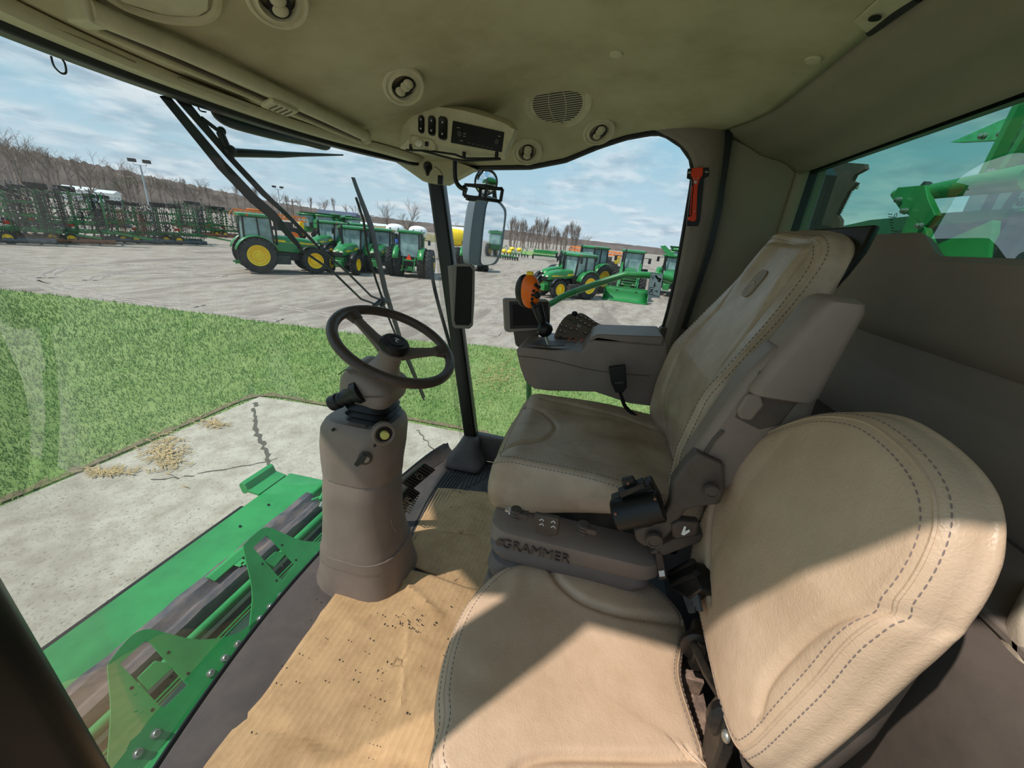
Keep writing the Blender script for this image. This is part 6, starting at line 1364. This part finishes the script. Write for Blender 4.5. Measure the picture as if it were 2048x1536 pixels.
# green drill far
gd=thing('grain_drill',(0,0,0));mb=MB();mb.box((0,0,1.9),(1.2,6,.8));mb.build('seed_box',M['green'],gd,bev=.05)
mb=MB();mb.box((0,0,1.0),(1.8,6,.3))
for k in range(16): mb.tube([(-.5,-2.9+k*.38,1.5),(-.9,-2.9+k*.38,.3)],.04,5)
mb.build('openers',M['greend'],gd)
for s in(-1,1): wheel(gd,(0,s*3.1,.6),.6,.3,s,14,'wheel','yellow',.6)
place(gd,gat(1090,520),math.radians(0),'long green grain drill far off left of the utility tractor pair',s=.7,cat='grain drill')
g2_=copy_tree(gd);place(g2_,dirp(708,52),math.radians(-10),'long dark green folded header beneath the white building',cat='grain drill')
# blue implements
bi=thing('blue_implement',(0,0,0));mb=MB();mb.box((0,0,1.1),(1.5,4,.8));mb.box((0,1.5,1.9),(.3,.8,1.2));mb.box((0,-1,1.8),(.3,.3,.9));mb.build('body',mat('blue_paint',(36,80,160),.5),bi,bev=.05)
mb=MB();mb.cyl((0,-1.9,.4),(0,-1.7,.4),.4,n=12);mb.cyl((0,1.7,.4),(0,1.9,.4),.4,n=12);mb.build('wheels',M['rubber'],bi)
place(bi,V((62,34.5,0)),.3,'blue implement on the far bank right of the white building',cat='implement');b2=copy_tree(bi);place(b2,V((60,31,0)),.9,'second blue implement nearer the white tanks',cat='implement')
# ---------------- light poles and utility poles
def pole(p,h,label,lean=0):
    T=thing('light_pole',(0,0,0));mb=MB();mb.tube([(0,0,0),(0,0,h)],[.12,.07],10);mb.build('mast',M['irong'] if 0 else mat('pole_grey',(170,176,180),.5),T)
    mb=MB();mb.tube([(0,-.55,h+.15),(0,-.5,h),(0,.5,h),(0,.55,h+.15)],.04,6);mb.build('cross_arm',MATS['pole_grey'],T)
    for s in(-1,1): mb=MB();mb.box((0,s*.6,h+.4),(.4,.62,.32));mb.build('flood_lamp',M['iron'],T,bev=.03)
    T.location=V((p.x,p.y,GZ));T.rotation_euler.z=.6;tag(T,label,'light pole')
pole(dirp(305,60),6.7,'tall grey light pole with two flood lamps above the harrows at the left')
pole(dirp(563,90),7.4,'grey light pole with two flood lamps beyond the crossing wiper arms')
def upole(p,h,label,rz=.5):
    T=thing('utility_pole',(0,0,0));mb=MB();mb.tube([(0,0,0),(0,0,h)],.14,8);mb.build('mast',M['bark'],T);mb=MB();mb.box((0,0,h-.5),(.15,2.4,.15));mb.build('cross_arm',M['bark'],T);T.location=V((p.x,p.y,GZ));T.rotation_euler.z=rz;tag(T,label,'utility pole')
upole(dirp(588,110),6.6,'wooden utility pole with cross arm near the far light pole');upole(dirp(270,78),6.6,'wooden utility pole rising from the bare tree left of the tall light pole',.2);upole(dirp(737,100),5.2,'wooden utility pole left of the two bare trees')
# ---------------- buildings
def building(p,rz,L,W_,h,rh,label,rc='roof_dark',wall='white'):
    T=thing('farm_building',(0,0,0));mb=MB();mb.box((0,0,h/2),(W_,L,h));mb.build('wall',M[wall],T)
    mb=MB();mb.loft([[V((-W_/2-.5,y,h-.05)),V((0,y,h+rh)),V((W_/2+.5,y,h-.05))] for y in(-L/2-.5,L/2+.5)]);mb.build('roof',M.get(rc) or MATS[rc],T,smooth=False)
    for k in range(int(L//6)): mb=MB();mb.box((-W_/2-.05,-L/2+3+k*6,1.6),(.1,3.2 if k%2 else 1.2,2.8 if k%2 else 1.2));mb.build('door' if k%2 else 'window',M['irong'],T)
    T.location=V((p.x,p.y,GZ+p.z));T.rotation_euler.z=rz;tag(T,label,'building')
mat('roof_dark',(70,76,96),.6);mat('roof_pale',(214,218,220),.5)
building(dirp(678,130)+V((0,0,0)),math.radians(20),9.5,8,3.9,1.5,'long white building with dark blue grey roof on the horizon')
building(V((150,245,0)),.6,11,8,5,1.5,'low white shed among bare trees at the far left','roof_pale')
building(V((125,190,0)),.5,5,5,4.5,1,'small pale roofed shed above the disk harrow','roof_pale')
building(V((170,62,-1)),.2,13,8,4.4,1.4,'pale building low on the horizon beyond the right pillar','roof_pale')
building(V((180,120,-1)),.3,30,10,3,1,'long pale low roof behind the harrow racks','roof_pale')
mb=MB();mb.plate([gat(*p,z=GZ+.0)+V((0,0,.02)) for p in ((1040,502),(1100,505),(1110,514),(1045,510))],(0,0,.05))
struct(mb.build('far_grass',mat('far_grass_m',(120,150,76),.95)),'strip of far grass beyond the gravel','grass')
# ---------------- hills
def hill(name,P,label,c,c2,wd=60):
    mb=MB();rows=[]
    for p,h in P: 
        d=V((p.x,p.y,0)).normalized();rows.append([p+V((0,0,GZ-1)),p+d*wd*.25+V((0,0,GZ+h*.7)),p+d*wd*.6+V((0,0,GZ+h)),p+d*wd+V((0,0,GZ+h*.4))])
    rr_=[]
    for i in range(len(rows)-1):
        for k in range(30):
            t=k/30;rr_.append([a.lerp(b,t)+V((0,0,random.uniform(-.05,.05)*max(3,b.z-GZ) if j==2 else random.uniform(-.04,.04)*max(3,b.z-GZ) if j==1 else 0)) for j,(a,b) in enumerate(zip(rows[i],rows[i+1]))])
    rr_.append(rows[-1]);mb.grid(rr_);struct(mb.build(name,mat(name+'_m',c,.95,spec=.05,c2=c2,vs=.12)),label,'hill')
hill('wooded_hill',[(dirp(-2600,330),16),(dirp(-1200,330),20),(dirp(-500,330),22),(dirp(-200,330),23),(dirp(0,330),24),(dirp(100,330),22.5),(dirp(250,330),20),(dirp(350,330),17),(dirp(450,330),14),(dirp(560,330),10.5),(dirp(700,330),8),(dirp(850,330),7),(dirp(1000,330),8),(dirp(1150,330),6),(dirp(1400,330),4.5),(dirp(1600,330),4)],'low hill covered in leafless brown woods on the horizon',(112,100,94),(84,76,72))
hill('grass_bank',[(dirp(640,105),1.0),(dirp(720,105),2.6),(dirp(800,105),2.6),(dirp(860,105),1.8),(dirp(960,120),1)],'pale grassy bank beyond the parked machines',(142,134,98),(124,112,84),20)
hill('rear_hill',[(V((60,-300,0)),9),(V((0,-300,0)),11),(V((-80,-290,0)),12)],'wooded rise behind the machine, seen in the exterior mirror',(120,106,98),(90,80,74))
cx_=copy_tree(c1_);dm_=ray(998,455).normalized();om_=dm_-mn_*2*dm_.dot(mn_);om_.z=0;place(cx_,mat_(998,455)+om_.normalized()*62,math.atan2(-om_.y,-om_.x)+.3,'green combine standing behind, seen only in the exterior mirror',cat='combine harvester')
# ---------------- bare trees
def tree(seed,H=9,sp=.5,depth=5,up=.25):
    r=random.Random(seed);mb=MB()
    def br(p,d,L,rad,k):
        q=p+d*L*.5+V((r.uniform(-.06,.06),r.uniform(-.06,.06),0))*L;e=q+(d+V((r.uniform(-.2,.2),r.uniform(-.2,.2),up*.4))).normalized()*L*.5
        mb.tube([p,q,e],[rad,rad*.8,rad*.6],5 if k>2 else 3,cap=False)
        if k==0: return
        for i in range(3 if k>1 else 4):
            a=r.uniform(0,2*PI);nd=(d+V((math.cos(a),math.sin(a),0))*sp*r.uniform(.6,1.4)+V((0,0,up))).normalized();br(e if i<2 else q,nd,L*r.uniform(.58,.8),rad*.55,k-1)
    br(V((0,0,0)),V((0,0,1)),H*.32,H*.022,depth);return mb
def putree(src,p,s,label,rz=0,group=None):
    o=src if not src.get('_u') else src.copy()
    if o is not src: COL.objects.link(o)
    src['_u']=1;o.location=V((p.x,p.y,GZ+p.z));o.scale=(s,s,s*1.0);o.rotation_euler.z=rz;return tag(o,label,'tree',group)
T1=tree(11,9,.7,6,.2).build('bare_tree',M['bark'],keep=True,recalc=False);T2=tree(23,9,.7,5,.15).build('bare_tree',M['bark'],keep=True,recalc=False);T3=tree(5,9,.35,5,.45).build('bare_tree',M['bark'],keep=True,recalc=False)
def tp(px,d,z=0): p=dirp(px,d);return V((p.x,p.y,z))
putree(T1,tp(775,88,0),.9,'full leafless tree, left of the pair behind the white tanks')
putree(T1,tp(818,88,0),.98,'full leafless tree, right of the pair behind the white tanks',2)
for px,d,s,z,l in((195,150,1.7,0,'spreading bare tree above the disk harrow'),(262,120,1.25,0,'bare tree with the utility pole, left of the tall light pole'),(362,170,1.1,3,'small bare tree right of the tall light pole'),(68,170,1.9,2,'large bare tree behind the first folded machines'),(20,170,1.9,2,'large bare tree at the far left edge'),(120,170,1.5,4,'rounded bare tree between the pale sheds')): putree(T2,tp(px,d,z),s,l,px*.1)
for px,s in((1098,1.35),(1050,1.1),(1128,1.0)): putree(T2,tp(px,150,-1),s,{1098:'tallest spreading bare tree in the grove right of the mirror',1050:'bare tree close to the exterior mirror edge',1128:'bare spreading tree at the right side of the grove'}[px],px*.3)
g='slender leafless saplings of the grove'
for k in range(26): putree(T3,tp(1022+k*5.6+random.uniform(-2,2),random.uniform(125,160),-1),random.uniform(.95,1.45),'slender leafless saplings of the grove right of the exterior mirror',k,g)
g='bare trees on the skyline'
for k in range(46): putree(T2 if k%3 else T3,tp(-20+k*16.5+random.uniform(-6,6),random.uniform(230,300),5.5 if k<20 else 3.0),random.uniform(1.1,1.7)*(1.3 if k<12 else 1),'small leafless trees along the wooded skyline',k*1.3,g)
for k,px in enumerate((895,905,930,1180)): putree(T2,tp(px,190,0),1.0,('bare tree just right of the right pillar','bare tree near the right pillar, second','bare tree left of the exterior mirror','small bare tree beyond the utility tractors')[k],k)
# machine spout at the right edge
mb=MB();mb.plate([V(p) for p in ats([(1321,492),(1331,491),(1345,506),(1352,512),(1336,512)],x=34)],(.4,0,0));tag(mb.build('unloading_spout',M['greenm']),'pale green folding spout standing up at the right edge of the side window','spout')
# ================================================================ LIGHT, SKY, CAMERA
w=bpy.data.worlds.new('sky');SC.world=w;w.use_nodes=True;nt=w.node_tree;N=nt.nodes;L=nt.links;N.clear()
o=N.new('ShaderNodeOutputWorld');bg=N.new('ShaderNodeBackground');L.new(bg.outputs[0],o.inputs[0])
tc=N.new('ShaderNodeTexCoord');sx=N.new('ShaderNodeSeparateXYZ');L.new(tc.outputs['Generated'],sx.inputs[0])
cr_=N.new('ShaderNodeValToRGB');L.new(sx.outputs['Z'],cr_.inputs[0]);e=cr_.color_ramp;e.elements[0].position=0;e.elements[0].color=rgb((196,216,228));e.elements[1].position=.55;e.elements[1].color=rgb((122,182,216))
q=e.elements.new(.2);q.color=rgb((158,202,222))
# flatten direction onto a cloud layer : xy / (z+k)
ad=N.new('ShaderNodeMath');ad.operation='ADD';ad.inputs[1].default_value=.18;L.new(sx.outputs['Z'],ad.inputs[0])
mx_=N.new('ShaderNodeMath');mx_.operation='MAXIMUM';mx_.inputs[1].default_value=.05;L.new(ad.outputs[0],mx_.inputs[0])
dv=N.new('ShaderNodeVectorMath');dv.operation='DIVIDE';L.new(tc.outputs['Generated'],dv.inputs[0]);cb2=N.new('ShaderNodeCombineXYZ')
for i in range(3): L.new(mx_.outputs[0],cb2.inputs[i])
L.new(cb2.outputs[0],dv.inputs[1])
n=N.new('ShaderNodeTexNoise');n.inputs['Scale'].default_value=1.5;n.inputs['Detail'].default_value=9;n.inputs['Roughness'].default_value=.58;n.inputs['Distortion'].default_value=.35;L.new(dv.outputs[0],n.inputs['Vector'])
n2=N.new('ShaderNodeTexNoise');n2.inputs['Scale'].default_value=4.5;n2.inputs['Detail'].default_value=8;L.new(dv.outputs[0],n2.inputs['Vector'])
mr=N.new('ShaderNodeMapRange');mr.inputs[1].default_value=.40;mr.inputs[2].default_value=.62;L.new(n.outputs['Fac'],mr.inputs[0])
cc=N.new('ShaderNodeMix');cc.data_type='RGBA';cc.inputs[6].default_value=rgb((232,238,242));cc.inputs[7].default_value=rgb((168,186,202))
mr2=N.new('ShaderNodeMapRange');mr2.inputs[1].default_value=.42;mr2.inputs[2].default_value=.62;L.new(n2.outputs['Fac'],mr2.inputs[0]);L.new(mr2.outputs[0],cc.inputs[0])
mm=N.new('ShaderNodeMix');mm.data_type='RGBA';ml=N.new('ShaderNodeMath');ml.operation='MULTIPLY';ml.inputs[1].default_value=.8;L.new(mr.outputs[0],ml.inputs[0]);L.new(ml.outputs[0],mm.inputs[0]);L.new(cr_.outputs[0],mm.inputs[6]);L.new(cc.outputs[2],mm.inputs[7])
L.new(mm.outputs[2],bg.inputs[0]);bg.inputs[1].default_value=SKY
sd=bpy.data.lights.new('sun','SUN');sd.energy=SUN;sd.angle=math.radians(1.0);sd.color=(1,.95,.87);so_=bpy.data.objects.new('sun',sd);COL.objects.link(so_)
so_.rotation_euler=V(SUNV).to_track_quat('Z','Y').to_euler()
cam=bpy.data.cameras.new('camera');cam.sensor_width=36;cam.sensor_fit='HORIZONTAL';cam.lens=F_PX*36/2048;cam.clip_start=.02;cam.clip_end=2000
co=bpy.data.objects.new('camera',cam);COL.objects.link(co)
# camera axes in world : right = R col0, up = -R col1, back = -R col2
Mc=Matrix(((R[0][0],-R[0][1],-R[0][2]),(R[1][0],-R[1][1],-R[1][2]),(R[2][0],-R[2][1],-R[2][2])))
co.matrix_world=Mc.to_4x4();SC.camera=co
bpy.context.view_layer.update()
for ob in list(bpy.data.objects):
    if ob.parent is None and ob.type!='LIGHT': ob.location.z-=GZ
    for k in('_o','_u'):
        if k in ob: del ob[k]
SC.view_settings.view_transform='Standard';SC.view_settings.look='None';SC.view_settings.gamma=1;SC.view_settings.use_curve_mapping=False
SC.view_settings.exposure=EXPO
